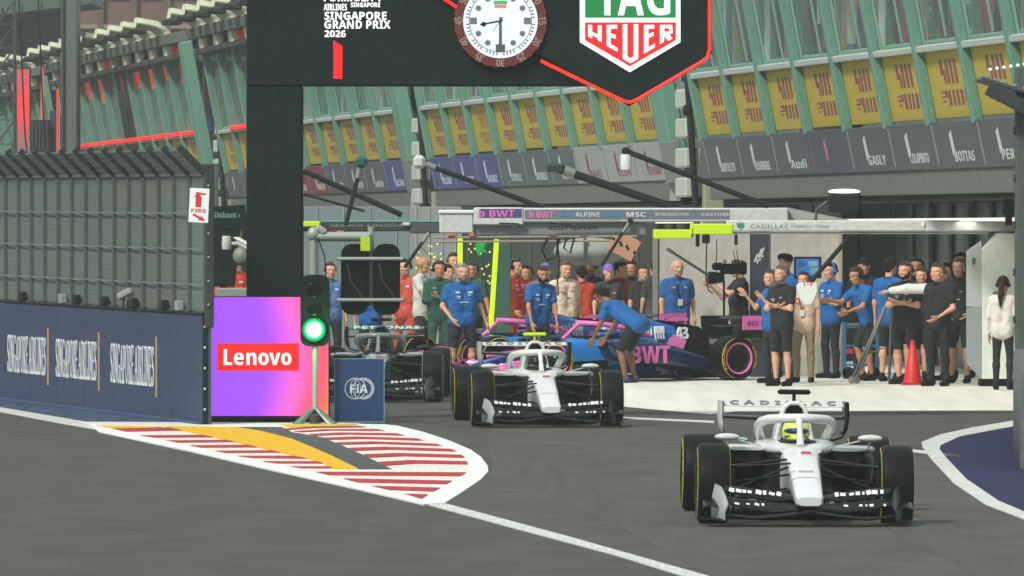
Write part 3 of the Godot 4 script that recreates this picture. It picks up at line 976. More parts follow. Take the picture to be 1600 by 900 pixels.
		part("brake_drum", cached("drum %d" % i, func(s): s.lathe_at(V(sd * 0.68, 0.35, 1.7), 0.17)), black, o)
		wheel(o, V(sd * 0.81, 0.352, 1.7), 0.28, sd, look, deg_to_rad(look.get("steer", 0.0)))
		wheel(o, V(sd * 0.762, 0.352, -1.7), 0.375, sd, look)
		# rear wing side: a plate whose foot curves inwards
		part("rear_endplate", cached("car rear plate %d" % i, func(s):
			var pr := [[.595, 1.0], [.6, .85], [.585, .745], [.545, .69], [.46, .665], [.34, .66]]
			for e: Array in [[-1.98, -2.52]]:
				var r0 := []
				for k in pr.size():
					var x: float = pr[k][0]
					var y: float = pr[k][1]
					var z1: float = -2.5 + 0.02 * k
					var z0: float = -1.98 - 0.012 * k
					var dx := 0.04 if k < 3 else 0.012
					var dy := 0.0 if k < 3 else 0.026
					r0.append(PackedVector3Array([V(sd * x, y, z0), V(sd * (x - dx), y - dy, z0), V(sd * (x - dx), y - dy, z1), V(sd * x, y, z1)]))
				s.loft(r0)), paint(look.get("rear_right" if i == 0 else "rear_left", look.body), 0.3, 0.0, 0.3), o)
	part("rear_wing", cached("car rear wing", func(s):
		s.wing([[-.585, .85, -2.0, .22, .025, .1], [0, .825, -1.98, .24, .028, .12], [.585, .85, -2.0, .22, .025, .1]])), black, o)
	part("rear_flap", cached("car rear flap", func(s):
		s.wing([[-.585, .95, -2.24, .15, .018, .3], [0, .945, -2.23, .16, .02, .32], [.585, .95, -2.24, .15, .018, .3]])), paint(look.get("rear_flap", look.body), 0.3, 0.0, 0.3), o)
	part("rear_pylon", cached("car pylon", func(s):
		s.bar(V(-.05, .4, -2.05), V(-.05, .87, -2.12), .014, .12, .004)
		s.bar(V(.05, .4, -2.05), V(.05, .87, -2.12), .014, .12, .004)), black, o)
	if look.has("status"):
		for q: Array in [[-.48, .715, .62], [.4, .8, -2.2]]: part("status_light", S().box(V(q[0], q[1], q[2]), V(.028, .016, .02), .004), glow(Color(.1, .9, .5), 0.9), o)
	part("rear_light", S().box(V(0, .33, -2.2), V(.08, .12, .03), .01), paint(Color(0.35, 0.02, 0.03), 0.3), o)
	return o


# ------------------------------------------------------------------ camera, light, air
func camera_and_light() -> void:
	var cam := Camera3D.new()
	add_child(cam)
	cam.position = V(0, 2.9, 0)
	cam.set_frustum(0.06, Vector2(0, -0.0096667), 1.0, 2500.0)   # a long lens, shifted down a little
	var we := WorldEnvironment.new()
	add_child(we)
	var e := Environment.new()
	we.environment = e
	e.background_mode = Environment.BG_SKY
	e.tonemap_mode = Environment.TONE_MAPPER_LINEAR
	e.tonemap_exposure = 1.4
	var sm := ProceduralSkyMaterial.new()
	sm.sky_top_color = Color(0.76, 0.80, 0.795)
	sm.sky_horizon_color = Color(0.70, 0.745, 0.74)
	sm.sky_curve = 0.3
	sm.ground_bottom_color = Color(0.3, 0.31, 0.31)
	sm.ground_horizon_color = Color(0.5, 0.53, 0.52)
	e.sky = Sky.new()
	e.sky.sky_material = sm
	e.sdfgi_enabled = true
	e.ssao_enabled = true
	e.ssil_enabled = true
	e.fog_enabled = true
	e.fog_density = 0.00034
	e.fog_light_color = Color(0.80, 0.83, 0.82)
	var sun := DirectionalLight3D.new()
	sun.light_color = Color(1.0, 0.98, 0.93)
	sun.light_energy = 0.8
	sun.light_angular_distance = 9.0
	sun.shadow_enabled = true
	sun.rotation_degrees = Vector3(-43, -38, 0)
	add_child(sun)


# ------------------------------------------------------------------ ground
func asphalt() -> StandardMaterial3D:
	return rough_surface("asphalt", Color(0.29, 0.285, 0.276), Color(0.35, 0.344, 0.332), V(0.09, 0.09, 0.045), 0.85, 3, 0.02, 0.14)


func ground() -> void:
	struct("ground", S().sheet(P2([-400, 40, 400, 40, 400, -1500, -400, -1500]), 0.0), asphalt())
	# the concrete apron in front of the garages
	struct("pit_apron", S().sheet(P2([-2.148, -161.111, 1.586, -131.42, 2.028, -129.464, 2.625, -127.007, 3.003, -128.698, 6.731, -129.272, 7.756, -129.272, 10.235, -170.588, 5.273, -263.636, -4.218, -263.636]), 0.004),
		rough_surface("apron", Color(0.84, 0.835, 0.80), Color(0.92, 0.915, 0.885), V(0.3, 0.3, 0.02), 0.8, 12, 0.015, 0.1))
	# a fainter patch where the lane has been resurfaced, and tyre marks
	struct("resurfaced_strip", S().sheet(P2([-0.658, -89.691, 1.402, -72.5, 4.35, -72.5, 5.118, -85.294, 4.712, -84.139, 4.462, -95.604, 4.538, -106.357, 1.616, -121.17, -0.316, -118.529, -0.2, -100]), 0.004),
		rough_surface("asphalt new", Color(0.302, 0.298, 0.288), Color(0.366, 0.36, 0.347), V(0.1, 0.1, 0.05), 0.84, 23, 0.02, 0.14))
	var worn := rough_surface("rubbered", Color(0.282, 0.279, 0.272), Color(0.345, 0.34, 0.33), V(0.4, 0.4, 0.01), 0.7, 27, 0.02, 0.14)
	for q: Array in [P2([-0.294, -110.127, 0, -112.987, 0.652, -97.753, 1.326, -82.857, 1.837, -72.5, 1.547, -72.5, 0.901, -84.466, 0.191, -95.604]), P2([2.79, -110.127, 3.01, -110.127, 3.632, -87.879, 4.06, -72.5, 3.577, -72.5, 3.184, -85.294])]:
		struct("tyre_mark", S().sheet(q, 0.006), worn)
	var white := rough_surface("line paint", Color(0.74, 0.745, 0.73), Color(0.88, 0.88, 0.87), V(2, 2, 0.1), 0.7, 41, 0.02, 0.15)
	struct("pit_exit_line", S().sheet(P2([-0.874, -90.437, -0.663, -90.437, 0.436, -81.767, 1.025, -76.855, 1.506, -72.864, 1.353, -72.5, 0.824, -77.265, 0.218, -81.921]), 0.008), white)
	struct("track_edge_line", S().sheet(P2([-8.312, -135.514, -8.416, -137.224, -6.988, -131.024, -5.304, -121.849, -5.12, -118.529, -5.67, -121.508, -6.844, -128.319]), 0.008), white)
	struct("cross_line", S().sheet(P2([0.843, -126.453, 0.838, -125.723, 2.574, -122.191, 2.592, -123.055]), 0.008), white)
	struct("right_stub_line", S().sheet(P2([4.554, -109.296, 4.514, -108.344, 4.939, -105.839, 5, -107.143]), 0.008), white)
	# blue run-off inside the curved white line on the right
	struct("blue_runoff", S().sheet(P2([7.565, -126.087, 6.309, -121.17, 5.442, -116.622, 4.883, -111.825, 4.715, -106.357, 4.574, -97.315, 4.563, -90.062, 4.776, -85.294, 4.897, -81.614]), 0.008),
		rough_surface("blue paint", Color(0.14, 0.15, 0.29), Color(0.185, 0.19, 0.35), V(0.5, 0.5, 0.03), 0.8, 8, 0.02, 0.15))
	struct("curved_white_line", S().sheet(P2([7.768, -129.464, 6.398, -122.881, 5.736, -119.505, 5.181, -116, 4.796, -112.403, 4.713, -110.127, 4.599, -105.327, 4.437, -96.452, 4.425, -89.691, 4.567, -85.63, 4.771, -79.525, 4.943, -82.386, 4.677, -87.702, 4.601, -90.814, 4.627, -97.753, 4.784, -105.839, 4.867, -109.296, 4.957, -110.969, 5.37, -115.079, 6.239, -119.835, 7.543, -125.723]), 0.012), white)
	# blue strip at the foot of the wall on the left
	struct("blue_verge", S().sheet(P2([-9.044, -147.458, -7.557, -141.694, -5.194, -129.851, -3.96, -123.229, -3.851, -119.835, -4.833, -120.833, -5.275, -121.17, -6.946, -130.24, -8.416, -137.224]), 0.004),
		rough_surface("verge paint", Color(0.22, 0.29, 0.42), Color(0.36, 0.42, 0.5), V(0.6, 0.6, 0.04), 0.8, 15, 0.02, 0.25))


# bands between two edges; a and b are lists of ground points, t0..t1 along both
func along(e: PackedVector2Array, t: float) -> Vector2:
	var f := clampf(t, 0.0, 1.0) * (e.size() - 1)
	var i := mini(int(f), e.size() - 2)
	return e[i].lerp(e[i + 1], f - i)


func kerb_island() -> void:
	var o := thing("kerb_island", "painted traffic island of red and white stripes with yellow band", "painted island")
	o.set_meta("kind", "structure")
	var white := rough_surface("kerb white", Color(0.85, 0.83, 0.81), Color(0.92, 0.91, 0.89), V(1.5, 1.5, 0.06), 0.75, 51, 0.02, 0.14)
	var red := rough_surface("kerb red", Color(0.64, 0.19, 0.22), Color(0.75, 0.28, 0.30), V(1.5, 1.5, 0.06), 0.75, 52, 0.02, 0.15)
	var yellow := rough_surface("kerb yellow", Color(0.87, 0.66, 0.10), Color(0.92, 0.73, 0.15), V(1.5, 1.5, 0.06), 0.75, 53, 0.02, 0.12)
	var rim := rough_surface("rim white", Color(0.86, 0.865, 0.87), Color(0.92, 0.92, 0.925), V(1.5, 1.5, 0.06), 0.7, 54, 0.02, 0.1)
	part("white_border", S().sheet(P2([-5.331, -121.17, -3.68, -110.406, -3.435, -108.479, -2.403, -102.113, -2.035, -99.771, -0.985, -92.357, -0.857, -91.195, -0.46, -100, -0.458, -102.594, -0.52, -105.327, -0.658, -108.479, -0.905, -111.253, -1.27, -114.776, -1.697, -119.505, -1.979, -121.17, -1.613, -121.001, -1.426, -120.166, -1.094, -117.251, -0.738, -112.987, -0.472, -109.023, -0.339, -105.839, -0.259, -102.353, -0.248, -100.462, -0.313, -97.753, -0.497, -93.148, -0.636, -90.062, -0.825, -89.691, -1.51, -94.36, -2.563, -101.163, -3.607, -108.209, -5.042, -117.251]), 0.014), rim, o)
	part("island_surface", S().sheet(P2([-5.555, -122.535, -1.95, -121.849, -1.284, -116, -0.818, -111.538, -0.452, -105.839, -0.392, -101.399, -0.635, -95.186, -0.832, -90.437, -1.523, -95.186, -2.587, -102.113, -3.643, -109.296]), 0.010), white, o)
	part("yellow_band", S().sheet(P2([-4.338, -119.835, -3.424, -119.178, -3.056, -117.251, -2.605, -113.577, -2.292, -109.848, -1.988, -106.098, -1.625, -101.163, -1.875, -101.163, -2.076, -103.819, -2.445, -106.618, -2.907, -109.848, -3.344, -112.987, -3.887, -116.622]), 0.022), yellow, o)
	part("yellow_edge", S().sheet(P2([-2.932, -120.833, -1.898, -121.17, -2.163, -120.166, -2.773, -119.505]), 0.018), yellow, o)
	part("yellow_edge", S().sheet(P2([-5.207, -120.166, -4.348, -119.67, -4.443, -119.015, -4.913, -118.852]), 0.018), yellow, o)
	part("asphalt_band", S().sheet(P2([-3.665, -119.505, -2.868, -119.505, -2.682, -116.935, -2.267, -114.474, -1.936, -110.406, -1.613, -106.098, -1.268, -101.163, -1.625, -101.163, -1.988, -106.098, -2.292, -109.848, -2.605, -113.577, -3.056, -117.251]), 0.016), rough_surface("band", Color(0.26, 0.28, 0.285), Color(0.33, 0.345, 0.345), V(1, 1, 0.05), 0.85, 55), o)
	# stripes of the right-hand field, from the dark band to the white border
	var la := P2([-2.924, -118.529, -2.573, -116.935, -2.245, -114.173, -1.941, -110.687, -1.617, -106.357, -1.271, -101.399])
	var ra := P2([-1.923, -120.166, -1.595, -117.886, -1.224, -114.776, -0.892, -111.538, -0.636, -108.479, -0.497, -105.072, -0.461, -101.636])
	for k in 8:
		var t0 := 0.02 + k * 0.126
		var t1 := t0 + 0.055
		var s := S()
		var a0 := along(la, t0)
		var a1 := along(la, t1)
		var b0 := along(ra, t0 - 0.02)
		var b1 := along(ra, t1 - 0.02)
		var m0 := a0.lerp(b0, 0.35) + Vector2(0, -0.6)
		var m1 := a1.lerp(b1, 0.35) + Vector2(0, -0.6)
		s.sheet(PackedVector2Array([a0, m0, b0, b1, m1, a1]), 0.018)
		part("red_stripe", s, red, o)
	for q: Array in [P2([-4.945, -118.69, -4.135, -119.276, -3.914, -117.886, -4.713, -117.251]), P2([-4.464, -115.262, -3.666, -115.538, -3.511, -114.474, -4.299, -114.323]), P2([-4.079, -112.899, -3.381, -113.193, -3.234, -112.287, -3.883, -111.998]), P2([-3.712, -110.687, -3.004, -110.969, -2.872, -109.904, -3.55, -109.793]), P2([-3.344, -108.344, -2.657, -108.587, -2.541, -107.673, -3.198, -107.54]), P2([-3.032, -106.253, -2.415, -106.253, -2.243, -105.149, -2.855, -105.48]), P2([-2.699, -104.067, -2.123, -104.067, -1.996, -103.252, -2.528, -103.325]), P2([-2.349, -102.113, -1.933, -102.113, -1.874, -101.493, -2.219, -101.493]),
			P2([-2.042, -100.115, -0.479, -99.885, -0.513, -98.639, -1.881, -98.976]), P2([-1.714, -97.753, -0.608, -96.99, -0.659, -95.921, -1.543, -96.452]), P2([-1.391, -95.29, -0.707, -94.668, -0.767, -93.548, -1.223, -94.054]), P2([-1.039, -92.751, -0.814, -92.553, -0.858, -91.291, -0.883, -91.387])]:
		part("red_stripe", S().sheet(q, 0.018), red, o)


# ------------------------------------------------------------------ wall and catch fence on the left
const WALL_A := Vector3(-3.9, 0, -121.0)      # near end
const WALL_DIR := Vector3(-0.2211, 0, -0.9753)
const WALL_OUT := Vector3(-0.9753, 0, 0.2211)  # towards the track


func wall_basis() -> Basis:   # x runs from far to near, z faces the track
	return Basis(-WALL_DIR, Vector3.UP, WALL_OUT)


func barrier() -> void:
	var o := thing("barrier_wall", "long blue advertising wall below the catch fence", "barrier", WALL_A)
	o.basis = wall_basis()
	var blue := rough_surface("wall blue", Color(0.205, 0.255, 0.37), Color(0.27, 0.32, 0.43), V(0.8, 0.3, 0.8), 0.55, 61, 0.02, 0.16)
	# boards butted end to end along the wall
	for k in 12:
		part("wall_board", S().box(V(-1.05 - 2.1 * k, 0.71, -0.03), V(2.09, 1.36, 0.05), 0.006), blue, o)
	part("concrete_core", S().box(V(-12.6, 0.68, -0.085), V(25.2, 1.36, 0.06), 0.01), paint(Color(0.35, 0.37, 0.38), 0.8), o)
	part("end_post", S().box(V(0.02, 0.7, -0.03), V(0.04, 1.4, 0.07), 0.01), paint(Color(0.08, 0.12, 0.19), 0.5), o)
	for k in 5: part("bolt", S().ball(V(0.042, 0.2 + 0.26 * k, -0.02), V(0.01, 0.016, 0.016), 8), paint(Color(0.8, 0.82, 0.84), 0.4, 0.5), o)
	part("top_rail", S().box(V(-12.6, 1.405, -0.05), V(25.2, 0.03, 0.13), 0.008), paint(Color(0.1, 0.13, 0.16), 0.6), o)
	part("foot_strip", S().box(V(-12.6, 0.02, 0.03), V(25.2, 0.05, 0.06), 0.01), paint(Color(0.16, 0.24, 0.40), 0.6), o)
	var pale := paint(Color(0.86, 0.88, 0.9), 0.5)
	for x: float in [-3.3, -7.45, -11.35, -15.4]:
		letters("SINGAPORE AIRLINES", 3.1, 0.52, pale, o, V(x - 1.6, 0.68, -0.003), Basis(), 0.004, "Droid Serif", 400)
		part("gold_stroke", S().box(V(x + 0.12, 0.68, -0.004), V(0.1, 0.78, 0.004), 0.001), paint(Color(0.72, 0.57, 0.36), 0.5), o)


func catch_fence() -> void:
	var o := thing("catch_fence", "tall grey debris fence with posts bent over the track", "fence", WALL_A + V(0, 1.42, 0) - WALL_OUT * 0.05)
	o.basis = wall_basis()
	var steel := rough_surface("fence steel", Color(0.15, 0.175, 0.175), Color(0.25, 0.275, 0.27), V(3, 1.5, 3), 0.6, 71, 0.02)
	var wire := paint(Color(0.40, 0.44, 0.43), 0.65)
	var rim := paint(Color(0.42, 0.46, 0.45), 0.6)
	var post := S()
	post.box(V(0, 0.88, 0), V(0.05, 1.76, 0.075), 0.01)
	var arm := S()
	arm.bar(V(0, 1.74, 0), V(0, 2.1, 0.36), 0.055, 0.085, 0.01)
	var pm := post.mesh()
	var am := arm.mesh()
	# one panel of woven wire, and the wire of its bent-over head
	var mesh := S()
	for k in 27: mesh.box(V(-0.03 - 0.0385 * k, 0.87, -0.02), V(0.0065, 1.7, 0.0065))
	for k in 30: mesh.box(V(-0.53, 0.05 + 0.0575 * k, -0.02), V(1.03, 0.007, 0.006))
	var head := S()
	for k in 14: head.bar(V(-0.05 - 0.075 * k, 1.76, 0.0), V(-0.05 - 0.075 * k, 2.06, 0.3), 0.012)
	for k in 5: head.box(V(-0.53, 1.8 + 0.06 * k, 0.04 + 0.06 * k), V(1.03, 0.01, 0.01))
	var mm := mesh.mesh()
	var hm := head.mesh()
	var rm := S().box(V(-0.53, 1.735, 0.0), V(1.0, 0.035, 0.03), 0.006).mesh()
	var cm := S().tube(P3([0, 0, 0, -0.53, -0.02, 0, -1.06, 0, 0]), 0.011, 6).mesh()
	var post_steel := rough_surface("post steel", Color(0.22, 0.25, 0.245), Color(0.40, 0.43, 0.42), V(6, 1.2, 6), 0.5, 73, 0.03)
	for k in 17:
		var x := -0.02 - 1.06 * k
		for q: Array in [["post", pm, post_steel], ["bent_arm", am, steel], ["top_bar", rm, rim]]: part(q[0], q[1], q[2], o).position.x = x
		if k < 16:
			for q: Array in [["wire_mesh", mm, wire], ["wire_mesh", hm, wire]]:
				var p := part(q[0], q[1], q[2], o)
				p.position.x = x
				p.set_meta("kind", "stuff")
			for c in 3: part("tension_cable", cm, wire, o).position = V(x, 0.35 + 0.45 * c, 0.02)
			if k in [1, 2, 4, 6, 8, 9, 12]:
				part("foot_bracket", S().box(V(x - 0.45, 0.07, 0.06), V(0.22, 0.13, 0.09), 0.012), paint(Color(0.5, 0.55, 0.56) if k % 2 else Color(0.12, 0.14, 0.14), 0.6), o)
	part("end_column", S().box(V(0.07, 0.84, -0.02), V(0.11, 2.06, 0.11), 0.012), paint(Color(0.16, 0.18, 0.175), 0.6), o)
	for k in 6: part("column_bolt", S().ball(V(0.13, 0.1 + 0.3 * k, 0.0), V(0.012, 0.016, 0.016), 8), paint(Color(0.6, 0.62, 0.6), 0.4, 0.6), o)
	# the camera clamped low on the fence
	var c := thing("fence_camera", "small grey camera clamped low on the catch fence", "camera", V(-5.076, 1.597, -126.05))
	part("housing", S().bar(V(-0.1, -0.04, 0), V(0.09, 0.06, 0.03), 0.09, 0.09, 0.02), paint(Color(0.55, 0.58, 0.56), 0.5), c)
	part("bracket", S().bar(V(-0.02, -0.02, 0), V(-0.03, -0.2, 0), 0.03), steel, c)
	var s := thing("fire_sign", "white fire extinguisher sign tied to the end of the fence", "sign", V(-3.928, 2.771, -120.482), deg_to_rad(-8))
	s.rotation.z = -0.05
	part("board", S().box(Vector3.ZERO, V(0.25, 0.43, 0.012), 0.004), paint(Color(0.85, 0.9, 0.92), 0.5), s)
	var red := paint(Color(0.8, 0.12, 0.14), 0.5)
	part("extinguisher_print", S().prism(P2([-.045, -.02, .03, -.02, .03, .1, .015, .13, .01, .14, .08, .135, .08, .155, .0, .165, -.04, .17, -.05, .12, -.065, .11, -.045, .1]), 0.006, 0.009), red, s)
	letters("FIRE", 0.19, 0.045, red, s, V(0, -0.065, 0.008), Basis(), 0.004)
	part("arrow_print", S().prism(P2([-.06, -.1, .03, -.145, .04, -.125, .09, -.19, .0, -.185, .012, -.17, -.075, -.125]), 0.006, 0.009), red, s)


# ------------------------------------------------------------------ gantry with its lit signs
func gantry() -> void:
	var o := thing("gantry", "huge black overhead sign gantry across the pit exit", "gantry", V(0, 0, -123))
	var black := rough_surface("gantry black", Color(0.10, 0.145, 0.15), Color(0.115, 0.16, 0.165), V(0.7, 0.5, 0.7), 0.8, 81)
	black.metallic_specular = 0.12
	part("post", S().box(V(-3.045, 2.15, -0.35), V(0.715, 4.3, 0.7), 0.02), black, o)
	part("beam", S().box(V(-0.82, 5.15, -0.35), V(5.16, 1.7, 0.74), 0.02), black, o)
	part("hexagon_panel", S().prism(P2([1.5, 4.039, 2.426, 4.572, 2.557, 4.711, 2.557, 6.384, 2.049, 6.957, 1.5, 7.252, 0.41, 6.63, -0.902, 5.892, -0.82, 5.4]), -0.1, 0.1), black, o)
	# the neon outline of the hexagon
	var neon := glow(Color(1.0, 0.06, 0.03), 1.6)
	part("neon_light_tube", S().tube(P3([0.369, 4.621, .13, 1.41, 4.113, .13, 1.5, 4.089, .13, 1.582, 4.113, .13, 2.41, 4.597, .13, 2.5, 4.662, .13, 2.529, 4.761, .13, 2.529, 6.343, .13]), 0.02, 8), glow(Color(1.0, 0.13, 0.05), 1.7), o)
	part("neon_light_tube", S().tube(P3([-1.311, 5.711, .13, -0.689, 5.293, .13]), 0.02, 8), neon, o)
	# race title, in lit letters, and a red lit bar
	var lit := glow(Color(1, 1, 1), 1.1, Color(0.6, 0.6, 0.6))
	var zt := 0.025
	for q: Array in [["FORMULA 1", 506, 594, -9, 2], ["SINGAPORE", 548, 594, 4, 11], ["AIRLINES", 506, 542, 6, 16], ["SINGAPORE", 507, 604, 18.5, 30.5], ["GRAND PRIX", 507, 610, 32, 44.5], ["2026", 507, 540, 47.5, 58]]:
		letters(q[0], (q[2] - q[1]) / 122.0, (q[4] - q[3]) / 122.0, lit, o, V(((q[1] + q[2]) / 2.0 - 800) / 122.0, 2.9 + (305 - (q[3] + q[4]) / 2.0) / 122.0, zt), Basis(), 0.01, "Droid Sans", 700, "lit_lettering_screen")
	part("red_light_bar", S().prism(P2([-2.287, 4.392, -2.172, 4.392, -2.172, 4.81, -2.287, 4.884]), 0.02, 0.035), glow(Color(1.0, 0.02, 0.08), 1.0), o)
	# clock
	var c := group_node("clock", o)
	c.position = V(-0.148, 5.13, 0.02)
	var bez := S()
	var prof := PackedVector2Array()
	for i in 120: prof.append(Vector2(cos(TAU * i / 120), sin(TAU * i / 120)) * (0.592 + 0.008 * cos(TAU * i / 120 * 30)))
	bez.prism(prof, 0.0, 0.13)
	part("bezel", bez, paint(Color(0.40, 0.14, 0.14), 0.4), c)
	part("clock_face_light", S().prism(disc(0.478, 48), 0.13, 0.14), glow(Color(0.93, 0.97, 1.0), 0.72, Color(0.3, 0.3, 0.3)), c)
	var ink := paint(Color(0.12, 0.13, 0.13), 0.6)
	var grey := paint(Color(0.42, 0.45, 0.45), 0.5)
	part("minute_ring", S().prism(arc_band(0.395, 0.403, 0, TAU, 64), 0.141, 0.145), ink, c)
	for k in 60:
		var a := TAU * k / 60
		if k % 5: part("minute_mark", S().box(V(sin(a) * 0.425, cos(a) * 0.425, 0.143), V(0.014, 0.035, 0.004), 0.0, Basis(Vector3.BACK, -a)), ink, c)
	for k in 12:
		var a := TAU * k / 12
		if k % 3 == 0: part("hour_marker", S().box(V(sin(a) * 0.345, cos(a) * 0.345, 0.145), V(0.085, 0.09, 0.008), 0.01, Basis(Vector3.BACK, -a)), grey, c)
		else: part("hour_marker", S().append(S().prism(disc(0.037, 16), 0.141, 0.149), Transform3D(Basis(), V(sin(a) * 0.325, cos(a) * 0.325, 0))), grey, c)
		if k > 0: letters("%02d" % (k * 5), 0.1, 0.085, paint(Color(0.72, 0.66, 0.62), 0.5), c, V(sin(a) * 0.537, cos(a) * 0.537, 0.133), Basis(Vector3.BACK, -a), 0.008, "Droid Sans", 400, "bezel_number")
	part("hour_hand", S().prism(P2([-.03, .012, .18, .01, .22, .035, .27, 0, .22, -.035, .18, -.01, -.03, -.012]), 0.15, 0.158).place(), ink, c).rotation.z = deg_to_rad(191)
	part("minute_hand", S().prism(P2([-.05, .016, .3, .02, .3, .06, .4, .06, .4, -.06, .3, -.06, .3, -.02, -.05, -.016]), 0.16, 0.168), paint(Color(0.3, 0.34, 0.3), 0.5), c).rotation.z = deg_to_rad(-90)
	part("second_hand", S().prism(P2([-.06, .005, .16, .003, .16, -.003, -.06, -.005]), 0.17, 0.175), paint(Color(0.35, 0.12, 0.1), 0.5), c).rotation.z = deg_to_rad(234)
	part("face_emblem", S().box(V(0, 0.235, 0.143), V(0.17, 0.05, 0.004)), paint(Color(0.35, 0.7, 0.45), 0.5), c)
	part("face_emblem", S().box(V(0, 0.185, 0.143), V(0.15, 0.04, 0.004)), paint(Color(0.9, 0.5, 0.5), 0.5), c)
	# the shield
	var sh := group_node("shield_sign", o)
	part("shield_border_light", S().prism(P2([0.869, 5.908, 2.156, 5.908, 2.156, 4.859, 1.508, 4.474, 0.869, 4.859]), 0.1, 0.12), glow(Color(1, 1, 1), 0.95, Color(0.5, 0.5, 0.5)), sh)
	part("green_field_light", S().prism(P2([0.934, 5.851, 2.098, 5.851, 2.098, 5.17, 0.934, 5.17]), 0.12, 0.128), glow(Color(0.0, 0.52, 0.24), 0.85), sh)
	part("red_field_light", S().prism(P2([0.934, 5.113, 2.098, 5.113, 2.098, 4.884, 1.508, 4.548, 0.934, 4.884]), 0.12, 0.128), glow(Color(0.95, 0.05, 0.09), 0.95), sh)
	var w := glow(Color(1, 1, 1), 0.9, Color(0.5, 0.5, 0.5))
	letters("TAG", 0.934, 0.508, w, sh, V(1.557, 5.457, 0.13), Basis(), 0.01, "Droid Sans", 700, "lit_lettering_screen")
	# letters cut to the shield's slanting foot
	for q: Array in [P2([0.975, 5.08, 1.025, 5.08, 1.025, 4.99, 1.098, 4.957, 1.098, 5.072, 1.148, 5.072, 1.148, 4.859, 1.098, 4.884, 1.098, 4.908, 1.025, 4.949, 1.025, 4.908, 0.975, 4.933]), P2([1.213, 5.08, 1.344, 5.08, 1.344, 5.031, 1.262, 5.031, 1.262, 4.974, 1.328, 4.949, 1.328, 4.9, 1.262, 4.925, 1.262, 4.834, 1.352, 4.785, 1.352, 4.736, 1.213, 4.81]), P2([1.418, 5.089, 1.475, 5.089, 1.475, 4.679, 1.516, 4.654, 1.557, 4.679, 1.557, 5.089, 1.615, 5.089, 1.615, 4.646, 1.516, 4.589, 1.418, 4.646]), P2([1.689, 5.08, 1.82, 5.08, 1.82, 5.031, 1.746, 5.031, 1.746, 4.957, 1.811, 4.99, 1.811, 4.941, 1.746, 4.908, 1.746, 4.793, 1.828, 4.843, 1.828, 4.793, 1.689, 4.711]), P2([1.893, 5.08, 2.049, 5.08, 2.057, 4.974, 2.008, 4.957, 2.057, 4.908, 2, 4.875, 1.951, 4.933, 1.943, 4.859, 1.893, 4.834])]:
		part("lit_lettering_screen", S().prism(q, 0.128, 0.136), w, sh)
	part("letter_counter", S().box(V(1.98, 5.015, 0.134), V(0.06, 0.045, 0.008)), glow(Color(0.95, 0.05, 0.09), 0.95), sh)
	part("gantry_camera", S().box(V(2.238, 3.99, 0.0), V(0.09, 0.14, 0.1), 0.02), paint(Color(0.12, 0.14, 0.14), 0.5), o)


# ------------------------------------------------------------------ boards and signals at the nose of the island
func led_board() -> void:
	var o := thing("led_board", "glowing purple and pink advertising screen at the wall's end", "screen", V(-3.106, 0, -122.449), 0.0)
	var w := 1.53
	part("cabinet", S().box(V(0, 0.82, -0.16), V(w + 0.03, 1.58, 0.3), 0.012), paint(Color(0.07, 0.075, 0.08), 0.5), o)
	part("base", S().box(V(0, 0.03, -0.14), V(w + 0.05, 0.09, 0.4), 0.012), paint(Color(0.06, 0.065, 0.07), 0.6), o)
	var im := Image.create(128, 128, false, Image.FORMAT_RGB8)
	for y in 128:
		for x in 128:
			var u := x / 127.0
			var v := y / 127.0
			var e := clampf((u - 0.36 - 0.1 * sin(v * 3.0)) / 0.62, 0, 1)
			var c := Color(0.63, 0.30, 0.97).lerp(Color(0.80, 0.34, 0.93), smoothstep(0.0, 0.28, e)).lerp(Color(0.96, 0.40, 0.80), smoothstep(0.2, 0.5, e)).lerp(Color(1.0, 0.33, 0.45), smoothstep(0.45, 0.8, e)).lerp(Color(1.0, 0.48, 0.28), smoothstep(0.8, 1.0, e) * (1.1 - v * 0.7))
			im.set_pixel(x, y, c)
	var m := StandardMaterial3D.new()
	m.albedo_color = Color(0.04, 0.04, 0.04)
	m.roughness = 0.4
	m.emission_enabled = true
	m.emission_texture = ImageTexture.create_from_image(im)
	m.emission = Color(1, 1, 1)
	m.emission_operator = BaseMaterial3D.EMISSION_OP_MULTIPLY
	m.emission_energy_multiplier = 0.85
	part("screen", S().quad(V(-w / 2, 1.6, 0), V(w / 2, 1.6, 0), V(w / 2, 0.085, 0), V(-w / 2, 0.085, 0), Vector3.BACK), m, o)
	part("edge_light_strip", S().box(V(-w / 2 - 0.012, 0.84, -0.01), V(0.012, 1.5, 0.02)), glow(Color(1.0, 0.5, 0.3), 0.8), o)
	part("red_label_screen", S().box(V(-0.131, 0.835, 0.004), V(1.04, 0.35, 0.008)), glow(Color(0.90, 0.09, 0.07), 0.92), o)
	letters("Lenovo", 0.86, 0.2, glow(Color(1, 1, 1), 0.95, Color(0.5, 0.5, 0.5)), o, V(-0.139, 0.835, 0.012), Basis(), 0.006, "Droid Sans", 700, "screen_lettering")
	var l := AreaLight3D.new()
	l.area_size = Vector2(1.5, 1.5)
	l.light_color = Color(0.8, 0.35, 0.85)
	l.light_energy = 0.25
	l.shadow_enabled = true
	l.position = V(0, 0.85, 0.03)
	l.rotation.y = PI
	o.add_child(l)


func rounded(w: float, h: float, r: float, z0: float, z1: float) -> Shape:
	return S().prism(round_rect(w, h, r), z0, z1)


